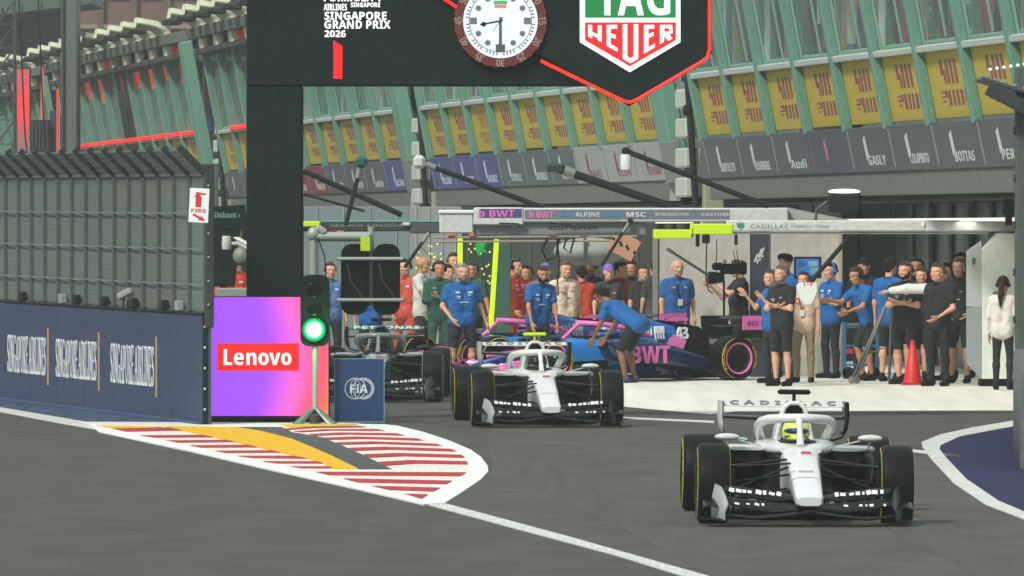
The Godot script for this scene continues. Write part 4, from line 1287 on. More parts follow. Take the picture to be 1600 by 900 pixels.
func signals() -> void:
	var o := thing("pit_exit_light", "black portable signal showing a bright green lamp on a tripod", "traffic light", V(-2.484, 0, -120.968))
	var dark := paint(Color(0.07, 0.085, 0.09), 0.45)
	var metal := paint(Color(0.42, 0.43, 0.43), 0.4, 0.5)
	part("head", rounded(0.365, 0.9, 0.1, -0.12, 0.0).place(), dark, o).position = V(0, 1.447, 0)
	part("lens_ring", S().lathe(P2([0.13, -0.02, 0.134, 0.03, 0.15, 0.035, 0.152, -0.02]), 28), dark, o).transform = Transform3D(Basis(Vector3.RIGHT, PI / 2), V(-0.01, 1.205, 0.02))
	part("lamp_lens", S().ball(V(-0.01, 1.205, 0.0), V(0.128, 0.128, 0.05), 22), glow(Color(0.05, 0.95, 0.48), 1.1, Color(0.1, 0.3, 0.2)), o)
	part("lamp_core", S().ball(V(-0.01, 1.205, 0.03), V(0.098, 0.098, 0.045), 20), glow(Color(0.68, 1.0, 0.82), 3.6, Color(0.3, 0.4, 0.35)), o)
	for y: float in [1.46, 1.71]:
		part("dark_lens", S().ball(V(-0.01, y, -0.005), V(0.1, 0.1, 0.022), 18), paint(Color(0.03, 0.045, 0.045), 0.2), o)
	part("pole", S().tube(P3([0, 0.2, -0.06, 0, 1.02, -0.06]), 0.034, 12), paint(Color(0.66, 0.68, 0.66), 0.4, 0.3), o)
	for k in 3:
		var a := TAU * k / 3 + 0.52
		var foot := V(cos(a) * 0.26, 0.015, sin(a) * 0.2 - 0.06)
		part("tripod_leg", S().loft([PackedVector3Array([V(0.03, 0.24, -0.05), V(-0.03, 0.24, -0.05), V(-0.03, 0.22, -0.07), V(0.03, 0.22, -0.07)]), PackedVector3Array([foot + V(0.07, 0.0, 0.03), foot + V(-0.07, 0.0, 0.03), foot + V(-0.07, -0.012, -0.03), foot + V(0.07, -0.012, -0.03)])]), metal, o)
	part("base_plate", S().box(V(0, 0.012, -0.04), V(0.47, 0.022, 0.3), 0.006), metal, o)
	part("counterweight", S().lathe(P2([0, 0.02, 0.07, 0.02, 0.07, 0.13, 0.0, 0.15]), 16), paint(Color(0.2, 0.21, 0.21), 0.5), o)
	var l := OmniLight3D.new()
	l.light_color = Color(0.05, 1.0, 0.5)
	l.light_energy = 0.5
	l.light_size = 0.1
	l.omni_range = 40
	l.omni_attenuation = 2.0
	l.shadow_enabled = true
	l.position = V(-0.01, 1.205, 0.22)
	o.add_child(l)
	# the pair of signal heads seen from behind, on their own frame
	var t := thing("signal_frame", "grey tubular frame carrying two signal heads seen from behind", "signal frame", V(-2.265, 0, -128.205))
	var tube := paint(Color(0.60, 0.64, 0.60), 0.45, 0.2)
	part("upright", S().tube(P3([-0.385, 0.0, 0, -0.385, 2.4, 0]), 0.05, 12), tube, t)
	part("upright", S().tube(P3([0.38, 1.42, -0.1, 0.38, 2.48, -0.1]), 0.042, 12), tube, t)
	part("cross_tube", S().tube(P3([-0.427, 2.345, 0, 0.359, 2.345, 0]), 0.062, 12), tube, t)
	part("elbow", S().ball(V(-0.385, 2.38, 0), V(0.085, 0.1, 0.085), 14), tube, t)
	part("clamp", S().box(V(-0.282, 2.43, 0.02), V(0.16, 0.1, 0.1), 0.03, Basis(Vector3.BACK, -0.6)), tube, t)
	part("yellow_tag", S().box(V(0.308, 2.25, 0.06), V(0.13, 0.19, 0.02), 0.004), paint(Color(0.72, 0.82, 0.12), 0.5), t)
	for y: float in [2.05, 1.5]: part("bracket_tube", S().tube(P3([-0.068, y, 0.1, 0.812, y, 0.06]), 0.027, 10), tube, t)
	for k in 2:
		var hd := part("signal_head", rounded(0.36, 0.95, 0.14, -0.22, 0.02), paint(Color(0.03, 0.055, 0.05), 0.6), t)
		hd.position = V(0.162 if k == 0 else 0.59, 1.775, 0.0)
		var lid := part("back_lid", rounded(0.27, 0.56, 0.03, 0.02, 0.045), paint(Color(0.035, 0.06, 0.055), 0.6), t)
		lid.position = hd.position
		part("cable", S().tube(P3([hd.position.x - 0.1, 2.0, 0.06, hd.position.x - 0.05, 1.75, 0.1, hd.position.x + 0.08, 1.58, 0.09, hd.position.x + 0.12, 1.5, 0.05]), 0.008, 6), paint(Color(0.25, 0.28, 0.27), 0.5), t)
	part("hanging_cable", S().tube(P3([-0.325, 2.33, 0.06, -0.239, 2.1, 0.08, -0.214, 1.85, 0.06, -0.308, 1.65, 0.0]), 0.01, 6), paint(Color(0.1, 0.11, 0.11), 0.5), t)
	# blue board
	var b := thing("blue_board", "dark blue square board with a white double circle emblem", "sign board", V(-1.95, 0, -122.649), 0.05)
	part("board", S().box(V(0, 0.41, -0.06), V(0.635, 0.805, 0.12), 0.008), paint(Color(0.085, 0.23, 0.40), 0.5), b)
	for q: Array in [[0, 0.811, 0.64, 0.008], [0, 0.004, 0.64, 0.008], [-0.316, 0.4075, 0.008, 0.799], [0.316, 0.4075, 0.008, 0.799]]:
		part("frame_edge", S().box(V(q[0], q[1], 0.0), V(q[2], q[3], 0.008)), paint(Color(0.5, 0.68, 0.78), 0.5), b)
	var wh := paint(Color(0.82, 0.86, 0.90), 0.5)
	for q: Array in [[-0.052, 0.128, 0.136], [0.052, 0.132, 0.138]]:
		part("emblem_ring", S().append(S().prism(arc_band(q[1], q[2], 0, TAU, 40), 0.0, 0.006), Transform3D(Basis(), V(q[0], 0.43, 0))), wh, b)
	part("emblem_ring", S().append(S().prism(arc_band(0.1, 0.106, -1.5, 1.5, 24), 0.0, 0.006), Transform3D(Basis(), V(0.052, 0.43, 0))), wh, b)
	for k in 24:
		var a := -1.9 + 3.8 * k / 23
		part("gear_tooth", S().box(V(0.052 + cos(a) * 0.12, 0.43 + sin(a) * 0.12, 0.003), V(0.02, 0.012, 0.006), 0.0, Basis(Vector3.BACK, a)), wh, b)
	part("emblem_meridian", S().box(V(-0.052, 0.43, 0.003), V(0.007, 0.26, 0.006)), wh, b)
	for sd: float in [-1.0, 1.0]:
		part("emblem_meridian", S().append(S().prism(arc_band(0.1495, 0.1555, -1.02, 1.02, 16), 0.0, 0.006), Transform3D(Basis.from_scale(V(0.8 * sd, 1, 1)), V(-0.052 - sd * 0.055, 0.43, 0))), wh, b)
	letters("FiA", 0.225, 0.115, wh, b, V(-0.005, 0.43, 0.008), Basis(), 0.012)


# ------------------------------------------------------------------ things between the fence and the gantry post
func behind_fence() -> void:
	var o := thing("security_camera", "white security camera on a round bracket beside the gantry post", "camera", V(-3.717, 2.275, -125))
	var wh := paint(Color(0.78, 0.8, 0.79), 0.45)
	part("mount", S().lathe(P2([0, -0.05, 0.075, -0.05, 0.085, 0.0, 0.075, 0.06, 0, 0.06]), 18, V(0.75, 1.6, 1)), wh, o)
	part("arm", S().bar(V(0, 0, 0), V(0.19, -0.01, 0), 0.045, 0.045, 0.01), wh, o)
	part("housing", S().bar(V(0.14, 0.03, 0), V(0.4, -0.11, 0.12), 0.12, 0.09, 0.025), wh, o)
	part("sunshade", S().bar(V(0.12, 0.075, 0), V(0.42, -0.085, 0.13), 0.15, 0.02, 0.008), paint(Color(0.86, 0.88, 0.87), 0.4), o)
	part("joint", S().ball(V(0.2, -0.17, 0.02), V(0.12, 0.13, 0.1), 12), paint(Color(0.5, 0.53, 0.48), 0.5), o)
	var b := thing("hanging_sign", "small dark green hanging sign with pale lettering beside post", "sign", V(-4.074, 2.576, -138.889))
	part("board", S().prism(P2([-.24, .16, .22, .19, .19, -.16, -.24, -.16]), -0.05, 0.0), paint(Color(0.05, 0.15, 0.13), 0.5), b)
	letters("Globant ›", 0.4, 0.085, paint(Color(0.42, 0.6, 0.55), 0.6), b, V(-0.06, 0.04, 0.006), Basis(), 0.008)
	part("stand", S().prism(P2([-.24, -.16, .15, -.16, .06, -1.0, -.24, -1.0]), -0.06, -0.01), paint(Color(0.09, 0.12, 0.125), 0.6), b)
	part("leg", S().box(V(-.1, -1.75, -.05), V(0.1, 1.6, 0.08), 0.01), paint(Color(0.09, 0.12, 0.125), 0.6), b)
	var c := thing("equipment_cabinet", "grey louvred equipment cabinet behind the end of the fence", "cabinet", V(-4.019, 0, -138.889))
	part("case", S().box(V(0, 0.78, 0), V(0.5, 1.56, 0.4), 0.02), paint(Color(0.5, 0.54, 0.51), 0.6), c)
	part("panel", S().box(V(-0.02, 1.22, 0.205), V(0.1, 0.26, 0.02), 0.006), paint(Color(0.68, 0.71, 0.66), 0.5), c)
	for k in 5: part("louvre", S().box(V(0.13, 1.12 + 0.055 * k, 0.205), V(0.15, 0.02, 0.02), 0.004), paint(Color(0.24, 0.27, 0.26), 0.6), c)


func right_edge() -> void:
	var o := thing("end_wall", "grey concrete wall end beside the blue run-off", "barrier", V(5.674, 0, -108.696))
	var grey := rough_surface("end wall", Color(0.36, 0.39, 0.40), Color(0.46, 0.49, 0.49), V(1, 0.5, 1), 0.7, 91, 0.02, 0.15)
	part("wall", S().loft([PackedVector3Array([V(-.3, 0, 7.2), V(-.29, 1.0, 7.2), V(.12, 1.0, 7.2), V(.3, 0, 7.2)]), PackedVector3Array([V(0, 0, 0), V(.0, 1.1, 0), V(.5, 1.1, 0), V(.6, 0, 0)]), PackedVector3Array([V(.64, 0, -11), V(.64, 1.15, -11), V(1.2, 1.15, -11), V(1.3, 0, -11)])]), grey, o)
	part("capping", S().box(V(-.08, 1.04, 6.9), V(.3, .1, .5), .02), paint(Color(0.6, 0.63, 0.63), 0.6), o)
	var p := thing("fence_column", "tall grey green fence column at the wall's end", "column", V(5.866, 0, -111.94))
	part("column", S().box(V(.5, 2.2, 0), V(1.0, 4.4, .3), .02), rough_surface("column", Color(0.30, 0.345, 0.33), Color(0.37, 0.41, 0.39), V(1.2, .4, 1.2), .7, 93, 0.02, 0.12), p)
	for k in 6: part("hinge", S().box(V(-.015, .9 + .55 * k, .1), V(.03, .09, .06), .008), paint(Color(0.2, 0.23, 0.22), .6), p)
	var r := thing("awning", "ribbed metal awning edge with small white bulbs", "awning", V(5.5, 4.243, -111.94))
	var slope := Basis(Vector3.BACK, -0.3)
	part("roof_sheet", S().box(slope * V(.5, .0, -.3), V(1.1, .05, 1.6), .01, slope), paint(Color(0.27, 0.30, 0.30), .5, .3), r)
	for k in 9: part("rib", S().box(slope * V(.02 + .11 * k, .035, -.3), V(.03, .04, 1.6), .008, slope), paint(Color(0.5, 0.54, 0.54), .5, .3), r)
	part("valance", S().bar(V(.02, -.1, .5), V(.52, -.36, .5), .03, .16, .005), paint(Color(0.16, 0.19, 0.19), .5), r)
	for k in 7: part("bulb_light", S().ball(V(.05 + .08 * k, .12 + .012 * k, .5), V(.022, .018, .02), 8), glow(Color(0.9, 0.97, 1), 1.0), r)
	var s := thing("black_speaker", "black loudspeaker box on the beam beside the column", "loudspeaker", V(7.185, 2.9, -138.889))
	part("case", S().box(Vector3.ZERO, V(.2, .58, .3), .03), paint(Color(0.1, 0.125, 0.125), .6), s)
	part("driver", S().lathe(P2([0, .0, .06, .01, .075, .03, .08, .0]), 16), paint(Color(0.2, 0.23, 0.23), .5), s).transform = Transform3D(Basis(Vector3.RIGHT, PI / 2), V(0.03, .13, .15))
	part("foot", S().box(V(0, -.36, 0), V(.1, .16, .1), .01), paint(Color(0.1, 0.125, 0.125), .6), s)


# ------------------------------------------------------------------ pit building
# Its front runs away from the camera to the left; local x points back along it towards the camera, z out over the pit lane.
const PIT_AT := Vector3(5.10, 0, -153.06)
const LEAN := 0.187


func pit_basis() -> Basis:
	var ex := Vector3(0.1175, 0.0038, 0.993).normalized()
	var ez := ex.cross(Vector3.UP).normalized()
	return Basis(ex, ez.cross(ex), ez)


var bay_cache := {}


func interior(seed_: int, w: float, night: bool) -> Array:
	# upright coloured slabs behind the glass, standing for its streaks of colour
	var out := []
	var r := RandomNumberGenerator.new()
	r.seed = seed_
	var cols := [Color(0.82, 0.85, 0.84), Color(0.55, 0.2, 0.18), Color(0.16, 0.24, 0.46), Color(0.3, 0.32, 0.32), Color(0.55, 0.4, 0.33), Color(0.2, 0.3, 0.27), Color(0.82, 0.83, 0.8), Color(0.14, 0.16, 0.17), Color(0.6, 0.3, 0.24)]
	for k in (8 if night else 25):
		var h := r.randf_range(0.35, 1.5) if k % 3 else r.randf_range(1.4, 2.5)
		var y := 5.05 + h / 2 + (r.randf_range(0.0, 0.3) if k % 3 else 0.0)
		out.append([V(-w * r.randf_range(0.05, 0.95), y, r.randf_range(-1.3, -0.2) + (y - 5.0) * 0.1), V(r.randf_range(0.05, 0.3), h, r.randf_range(0.05, 0.2)), cols[r.randi() % cols.size()]])
	return out


func wing_of_pits(label: String, x0: float, pitch: float, bays: int, banner: Array, look: Dictionary) -> Node3D:
	var o := thing("pit_building", label, "building", PIT_AT + pit_basis() * V(x0, 0, 0), 0.0, "wings of the pit building")
	o.basis = pit_basis()
	var up := Transform3D(Basis(Vector3.RIGHT, LEAN), V(0, 3.27, 0))
	var green := rough_surface("fin green", Color(0.35, 0.51, 0.455), Color(0.41, 0.57, 0.51), V(1.5, 0.5, 1.5), 0.55, 101, 0.02)
	var soft := paint(Color(0.42, 0.58, 0.51), 0.6)
	var yellow := rough_surface("panel yellow", Color(0.64, 0.575, 0.24), Color(0.70, 0.635, 0.29), V(0.6, 0.6, 0.6), 0.6, 102, 0.02)
	var ink := paint(Color(0.48, 0.24, 0.26), 0.7)
	var sill := paint(Color(0.66, 0.70, 0.68), 0.5)
	var dark := paint(Color(0.13, 0.155, 0.16), 0.7)
	var grey := rough_surface("pit grey", Color(0.36, 0.385, 0.37), Color(0.45, 0.47, 0.45), V(0.6, 0.3, 0.6), 0.8, 103, 0.02, 0.12)
	var w := pitch
	var L := pitch * bays
	part("wall", S().box(V(-L / 2, 4.0, -8.6), V(L, 8.0, 10.2), 0.0), paint(Color(0.30, 0.33, 0.32), 0.8), o)
	part("roof", S().box(V(-L / 2, 7.25 if look.get("canopy", false) else 8.2, -6.2), V(L, 0.35, 13.6), 0.02), paint(Color(0.38, 0.42, 0.41), 0.7), o)
	part("floor_slab", S().box(V(-L / 2, 3.2, -2.2), V(L, 0.14, 4.0), 0.01), grey, o)
	part("upper_slab", S().box(up * V(-L / 2, 4.55, -1.6), V(L, 0.3, 3.9), 0.02, up.basis), grey, o)
	part("inner_wall", S().box(V(-L / 2, 6.0, -2.75), V(L, 5.4, 0.1)), paint(Color(0.62, 0.65, 0.64), 0.8), o)
	# unseen long lamp strip, placed to light the rooms behind the glass
	part("unseen_ceiling_light", S().box(V(-L / 2, 7.3, -1.3), V(L - 1.0, 0.05, 0.4)), glow(Color(0.95, 1.0, 0.97), 1.2), o)
	var lamp := AreaLight3D.new()
	lamp.area_size = Vector2(L - 1.0, 0.4)
	lamp.light_color = Color(0.95, 1.0, 0.97)
	lamp.light_energy = 34.0
	lamp.shadow_enabled = true
	lamp.position = V(-L / 2, 7.25, -1.3)
	lamp.rotation.x = -PI / 2
	o.add_child(lamp)
	var fin := S()
	fin.box(V(0, 2.5, -0.03), V(0.24, 3.75, 0.16), 0.02)
	var fm := fin.mesh()
	var reveal := S().box(V(0, 3.05, -0.125), V(0.3, 2.62, 0.05), 0.01).mesh()
	var pm := S().box(V(-w / 2, 1.22, -0.13), V(w - 0.2, 1.02, 0.06), 0.01).mesh()
	var sm := S().box(V(-w / 2, 1.78, -0.08), V(w - 0.21, 0.1, 0.2), 0.015).mesh()
	var frame := S()
	for q: Array in [[-w / 2, 1.86, w - 0.34, 0.06], [-w / 2, 4.33, w - 0.34, 0.06], [-w * 0.5, 3.1, 0.06, 2.4]]: frame.box(V(q[0], q[1], -0.145), V(q[2], q[3], 0.03), 0.01)
	var frm := frame.mesh()
	var pane := S().quad(V(-w + 0.17, 4.3, -0.15), V(-0.17, 4.3, -0.15), V(-0.17, 1.89, -0.15), V(-w + 0.17, 1.89, -0.15), Vector3.BACK).mesh()
	# printed mark: upright strokes above a row of strokes flanked by speed lines
	var logo := S()
	for q: Array in [[-.36, 1.50, .12, .26], [-.26, 1.36, .09, .24], [-.12, 1.43, .11, .40], [.06, 1.43, .11, .40], [.24, 1.43, .11, .40], [-.34, 1.10, .10, .12], [-.2, 1.04, .12, .26], [-.02, 1.04, .10, .26], [.15, 1.04, .10, .26], [.33, 1.04, .12, .26], [.49, 1.06, .07, .2], [-.46, 1.13, .14, .03], [-.48, 1.06, .16, .03], [-.46, .99, .14, .03], [.62, 1.11, .16, .03], [.64, 1.05, .18, .03], [.62, .99, .16, .03]]:
		logo.box(V(-w / 2 + q[0] * w * 0.5 + 0.05, q[1] - 0.03, -0.099), V(q[2] * w * 0.5, q[3] * 0.9, 0.003), 0.0, Basis(Vector3.BACK, 0.0))
	var lm := logo.mesh()
	var glass := StandardMaterial3D.new()
	glass.albedo_color = Color(0.55, 0.62, 0.6, 0.16)
	glass.transparency = BaseMaterial3D.TRANSPARENCY_ALPHA
	glass.roughness = 0.06
	for k in bays + 1:
		var x := -w * k
		var f := part("fin", fm, green, o)
		f.transform = up * Transform3D(Basis(), V(x, 0, 0))
		var rv := part("fin_reveal", reveal, soft, o)
		rv.transform = up * Transform3D(Basis(), V(x, 0, 0))
		if k == bays: break
		var at := up * Transform3D(Basis(), V(x, 0, 0))
		var p := part("sponsor_panel", pm, yellow, o)
		p.transform = at
		part("printed_mark", lm, paint(Color(0.56, 0.38, 0.14), 0.6) if look.get("faded", -1) == k else ink, p).set_meta("kind", "stuff")
		part("sill", sm, sill, o).transform = at
		var win := part("window", frm, soft, o)
		win.transform = at
		part("pane", pane, glass, win)
		for q: Array in interior(int(x0 * 7) + k * 13, w, look.get("canopy", false)):
			part("coloured_slab", S().box(q[0], q[1], 0.01), paint(q[2], 0.7), win).transform = at.affine_inverse() * Transform3D(Basis(), V(x, 0, 0))
		if look.has("red"):
			var lit: float = look.red
			if rng.randf() < lit: part("red_led_light", S().box(V(-w / 2, 1.87, 0.03), V(w * rng.randf_range(0.7, 0.98), 0.1, 0.14), 0.01), glow(Color(1.0, 0.10, 0.07), 0.95), win)
			if rng.randf() < lit: part("red_lit_screen", S().box(V(-w * rng.randf_range(0.3, 0.7), 3.75, -0.2), V(w * 0.42, rng.randf_range(0.6, 1.3), 0.08), 0.01), glow(Color(1.0, 0.09, 0.06), 0.9), win)
		# the band of name boards, one to a bay
		var b: Array = banner[k % banner.size()]
		var nb := part("name_board", S().box(V(-w / 2, 0.33, 0.0), V(w - 0.012, 0.7, 0.05), 0.004), paint(b[0], 0.6), o)
		nb.transform = at
		var tint: Color = b[2] if b.size() > 2 else Color(0.72, 0.75, 0.76)
		if b[1]: letters(b[1], w * 0.42, 0.15, paint(tint, 0.6), nb, V(-w * 0.33, 0.16, 0.0255), Basis(), 0.002)
		part("printed_stroke", S().box(V(-w * 0.55, 0.36, 0.0255), V(w * 0.06, 0.34, 0.002), 0.0, Basis(Vector3.BACK, 0.25)), paint(tint, 0.6), nb)
		part("printed_stroke", S().box(V(-w * 0.93, 0.34, 0.0255), V(w * 0.02, 0.6, 0.002), 0.0, Basis(Vector3.BACK, 0.15)), paint(tint.lerp(b[0], 0.45), 0.6), nb)
		# concrete fascia and the dark garage front under it
		part("fascia_panel", S().box(V(x - w / 2, 3.07, -0.12), V(w - 0.03, 0.39, 0.2), 0.012), grey, o)
		part("fascia_joint", S().box(V(x, 3.06, -0.13), V(0.03, 0.37, 0.2)), paint(Color(0.62, 0.65, 0.62), 0.7), o)
		part("garage_post", S().box(V(x, 1.45, -3.2), V(0.5, 2.9, 0.1), 0.02), paint(Color(0.36, 0.385, 0.37), 0.7), o)
		part("garage_post", S().box(V(x - w / 2, 1.45, -3.24), V(0.3, 2.9, 0.06), 0.02), paint(Color(0.28, 0.305, 0.30), 0.7), o)
		for h in 2:
			part("garage_front", S().box(V(x - w * (0.25 + 0.5 * h), 1.4, -3.3), V(w * 0.44, 2.8, 0.05), 0.01), paint(Color(0.2, 0.225, 0.225), 0.35), o)
	part("garage_header", S().box(V(-L / 2, 2.83, -1.9), V(L, 0.08, 3.3), 0.01), dark, o)
	if look.get("soffit", false):   # unseen lamp strip under the overhang, placed to light the stand and crowd
		part("unseen_soffit_light", S().box(V(-L / 2, 2.5, -0.9), V(L - 0.6, 0.05, 0.2)), glow(Color(1.0, 0.97, 0.9), 0.9), o)
		for k in bays: part("unseen_lamp_hanger", S().box(V(-w * (k + .5), 2.66, -0.9), V(0.03, 0.3, 0.03)), dark, o)  # hangers of the unseen strip
		var sl := AreaLight3D.new()
		sl.area_size = Vector2(L - 0.6, 0.3)
		sl.light_color = Color(1.0, 0.97, 0.9)
		sl.light_energy = 9.0
		sl.shadow_enabled = true
		sl.position = V(-L / 2, 2.46, -0.9)
		sl.rotation.x = -PI / 2
		o.add_child(sl)
	if look.get("canopy", false): canopy(o, L, pitch)
	return o


func canopy(o: Node3D, L: float, pitch: float) -> void:
	var cream := paint(Color(0.80, 0.82, 0.70), 0.5)
	var s := S()
	var path := [Vector2(0.5, 7.2), Vector2(0.54, 7.55), Vector2(0.68, 7.88), Vector2(0.95, 8.1), Vector2(1.5, 8.2)]
	var rings := []
	for i in path.size():
		var d: Vector2 = (path[mini(i + 1, 4)] - path[maxi(i - 1, 0)]).normalized()
		var q := Vector2(d.y, -d.x) * 0.14
		rings.append(PackedVector3Array([V(-.6, path[i].y - q.y, path[i].x + .35 - q.x), V(.6, path[i].y - q.y, path[i].x + .35 - q.x), V(.6, path[i].y + q.y, path[i].x + .35 + q.x), V(-.6, path[i].y + q.y, path[i].x + .35 + q.x)]))
	s.loft(rings)
	var m := s.mesh()
	var n := int(L / pitch)
	for k in n: part("canopy_rib", m, cream, o).position.x = -pitch * (k + 0.5)
	part("canopy_ledge", S().box(V(-L / 2, 7.2, .75), V(L, .16, .5), .02), paint(Color(0.17, 0.2, 0.19), 0.7), o)
	for k in n: part("canopy_lamp", S().box(V(-pitch * (k + 1.0), 8.0, 1.6), V(.9, .14, .5), .03), paint(Color(0.15, 0.17, 0.17), 0.6), o)


func pit_buildings() -> void:
	var slate := Color(0.27, 0.295, 0.32)
	var teal := Color(0.29, 0.335, 0.34)
	var pale := Color(0.55, 0.57, 0.57)
	var mauve := Color(0.30, 0.29, 0.33)
	var violet := Color(0.24, 0.26, 0.47)
	var red := Color(0.45, 0.12, 0.17)
	wing_of_pits("nearest green finned pit building wing with yellow panels and slate name boards", 22.8, 4.11, 9,
		[[slate, ""], [slate, "PEREZ"], [slate, "BOTTAS"], [slate, "COLAPINTO"], [slate, "GASLY"], [Color(0.25, 0.27, 0.33), "", Color(0.7, 0.35, 0.5)], [slate, "Audi"], [slate, "HULKENBERG"], [slate, "BORTOLETO"]], {"soffit": true})
	wing_of_pits("middle pit building wing with pale, teal and violet name boards under yellow panels", -19.5, 4.25, 9,
		[[pale, "BEARMAN", red], [pale, "OCON", red], [pale, "HAAS", red], [teal, "RUSSELL"], [teal, "ANTONELLI"], [teal, "STROLL"], [violet, "SAINZ", Color(0.72, 0.74, 0.85)], [violet, "ALBON", Color(0.72, 0.74, 0.85)], [violet, "WILLIAMS", Color(0.72, 0.74, 0.85)]], {"faded": 6, "soffit": true})
	wing_of_pits("distant pit building wing seen beside the gantry post with mauve name boards", -63.0, 4.55, 10,
		[[violet, "RACING"], [mauve, "LAWSON"], [mauve, "LINDBLAD"], [mauve, "RB"], [red, "HAMILTON"], [red, "LECLERC"], [red, "FERRARI"], [mauve, "VERSTAPPEN"], [mauve, "HADJAR"], [mauve, ""]], {"red": 0.35, "canopy": true})
	wing_of_pits("farther pit building wing with red lit strips above the catch fence", -115.5, 4.95, 10, [[Color(0.5, 0.3, 0.12), ""]], {"red": 0.96, "canopy": true})
	wing_of_pits("farthest pit building wing with cream canopy ribs beside the lattice mast", -171.0, 4.9, 8, [[Color(0.2, 0.24, 0.3), ""]], {"red": 0.5, "canopy": true})
	# stair cores between the wings: a dark slot with floodlight boxes and a wide green pilaster
	for q: Array in [[-14.2, 5.3, "dark service slot with stacked lamp boxes between nearest and middle pit wings"], [-57.75, 5.25, "dark service slot with white lamp boxes right of the gantry post"], [-108.5, 7.0, "pale green service slot left of the gantry post"]]:
		var o := thing("service_core", q[2], "building", PIT_AT + pit_basis() * V(q[0], 0, 0), 0.0, "service slots between the wings")
		o.basis = pit_basis()
		var w: float = q[1]
		var up := Transform3D(Basis(Vector3.RIGHT, LEAN), V(0, 3.27, 0))
		part("back_wall", S().box(V(-w / 2, 4.1, -2.5), V(w - 0.3, 8.2, 0.3), 0.02), paint(Color(0.2, 0.23, 0.235), 0.8), o)
		part("pilaster", S().box(up * V(-w + 0.75, 2.2, -0.1), V(1.3, 4.4, 0.3), 0.03, up.basis), paint(Color(0.36, 0.55, 0.47), 0.6), o)
		part("lower_panel", S().box(up * V(-w + 1.0, 0.3, 0.0), V(1.9, 0.75, 0.12), 0.01, up.basis), paint(Color(0.42, 0.46, 0.44), 0.7), o)
		part("floor_beam", S().box(V(-w / 2, 5.0, -0.6), V(w - 0.4, 0.14, 0.5), 0.02), paint(Color(0.6, 0.64, 0.62), 0.6), o)
		part("column", S().box(V(-0.9, 1.6, -0.2), V(0.35, 3.2, 0.35), 0.02), paint(Color(0.52, 0.55, 0.46), 0.7), o)
		part("drain_pipe", S().tube(P3([-1.2, 0.2, -0.1, -1.2, 5.6, 0.25]), 0.06, 8), paint(Color(0.14, 0.16, 0.16), 0.6), o)
		for k in 4: part("lamp_box", S().box(V(-1.9, 3.1 + 0.52 * k, 0.1), V(1.3, 0.34, 0.3), 0.03), paint(Color(0.66, 0.69, 0.66), 0.5), o)


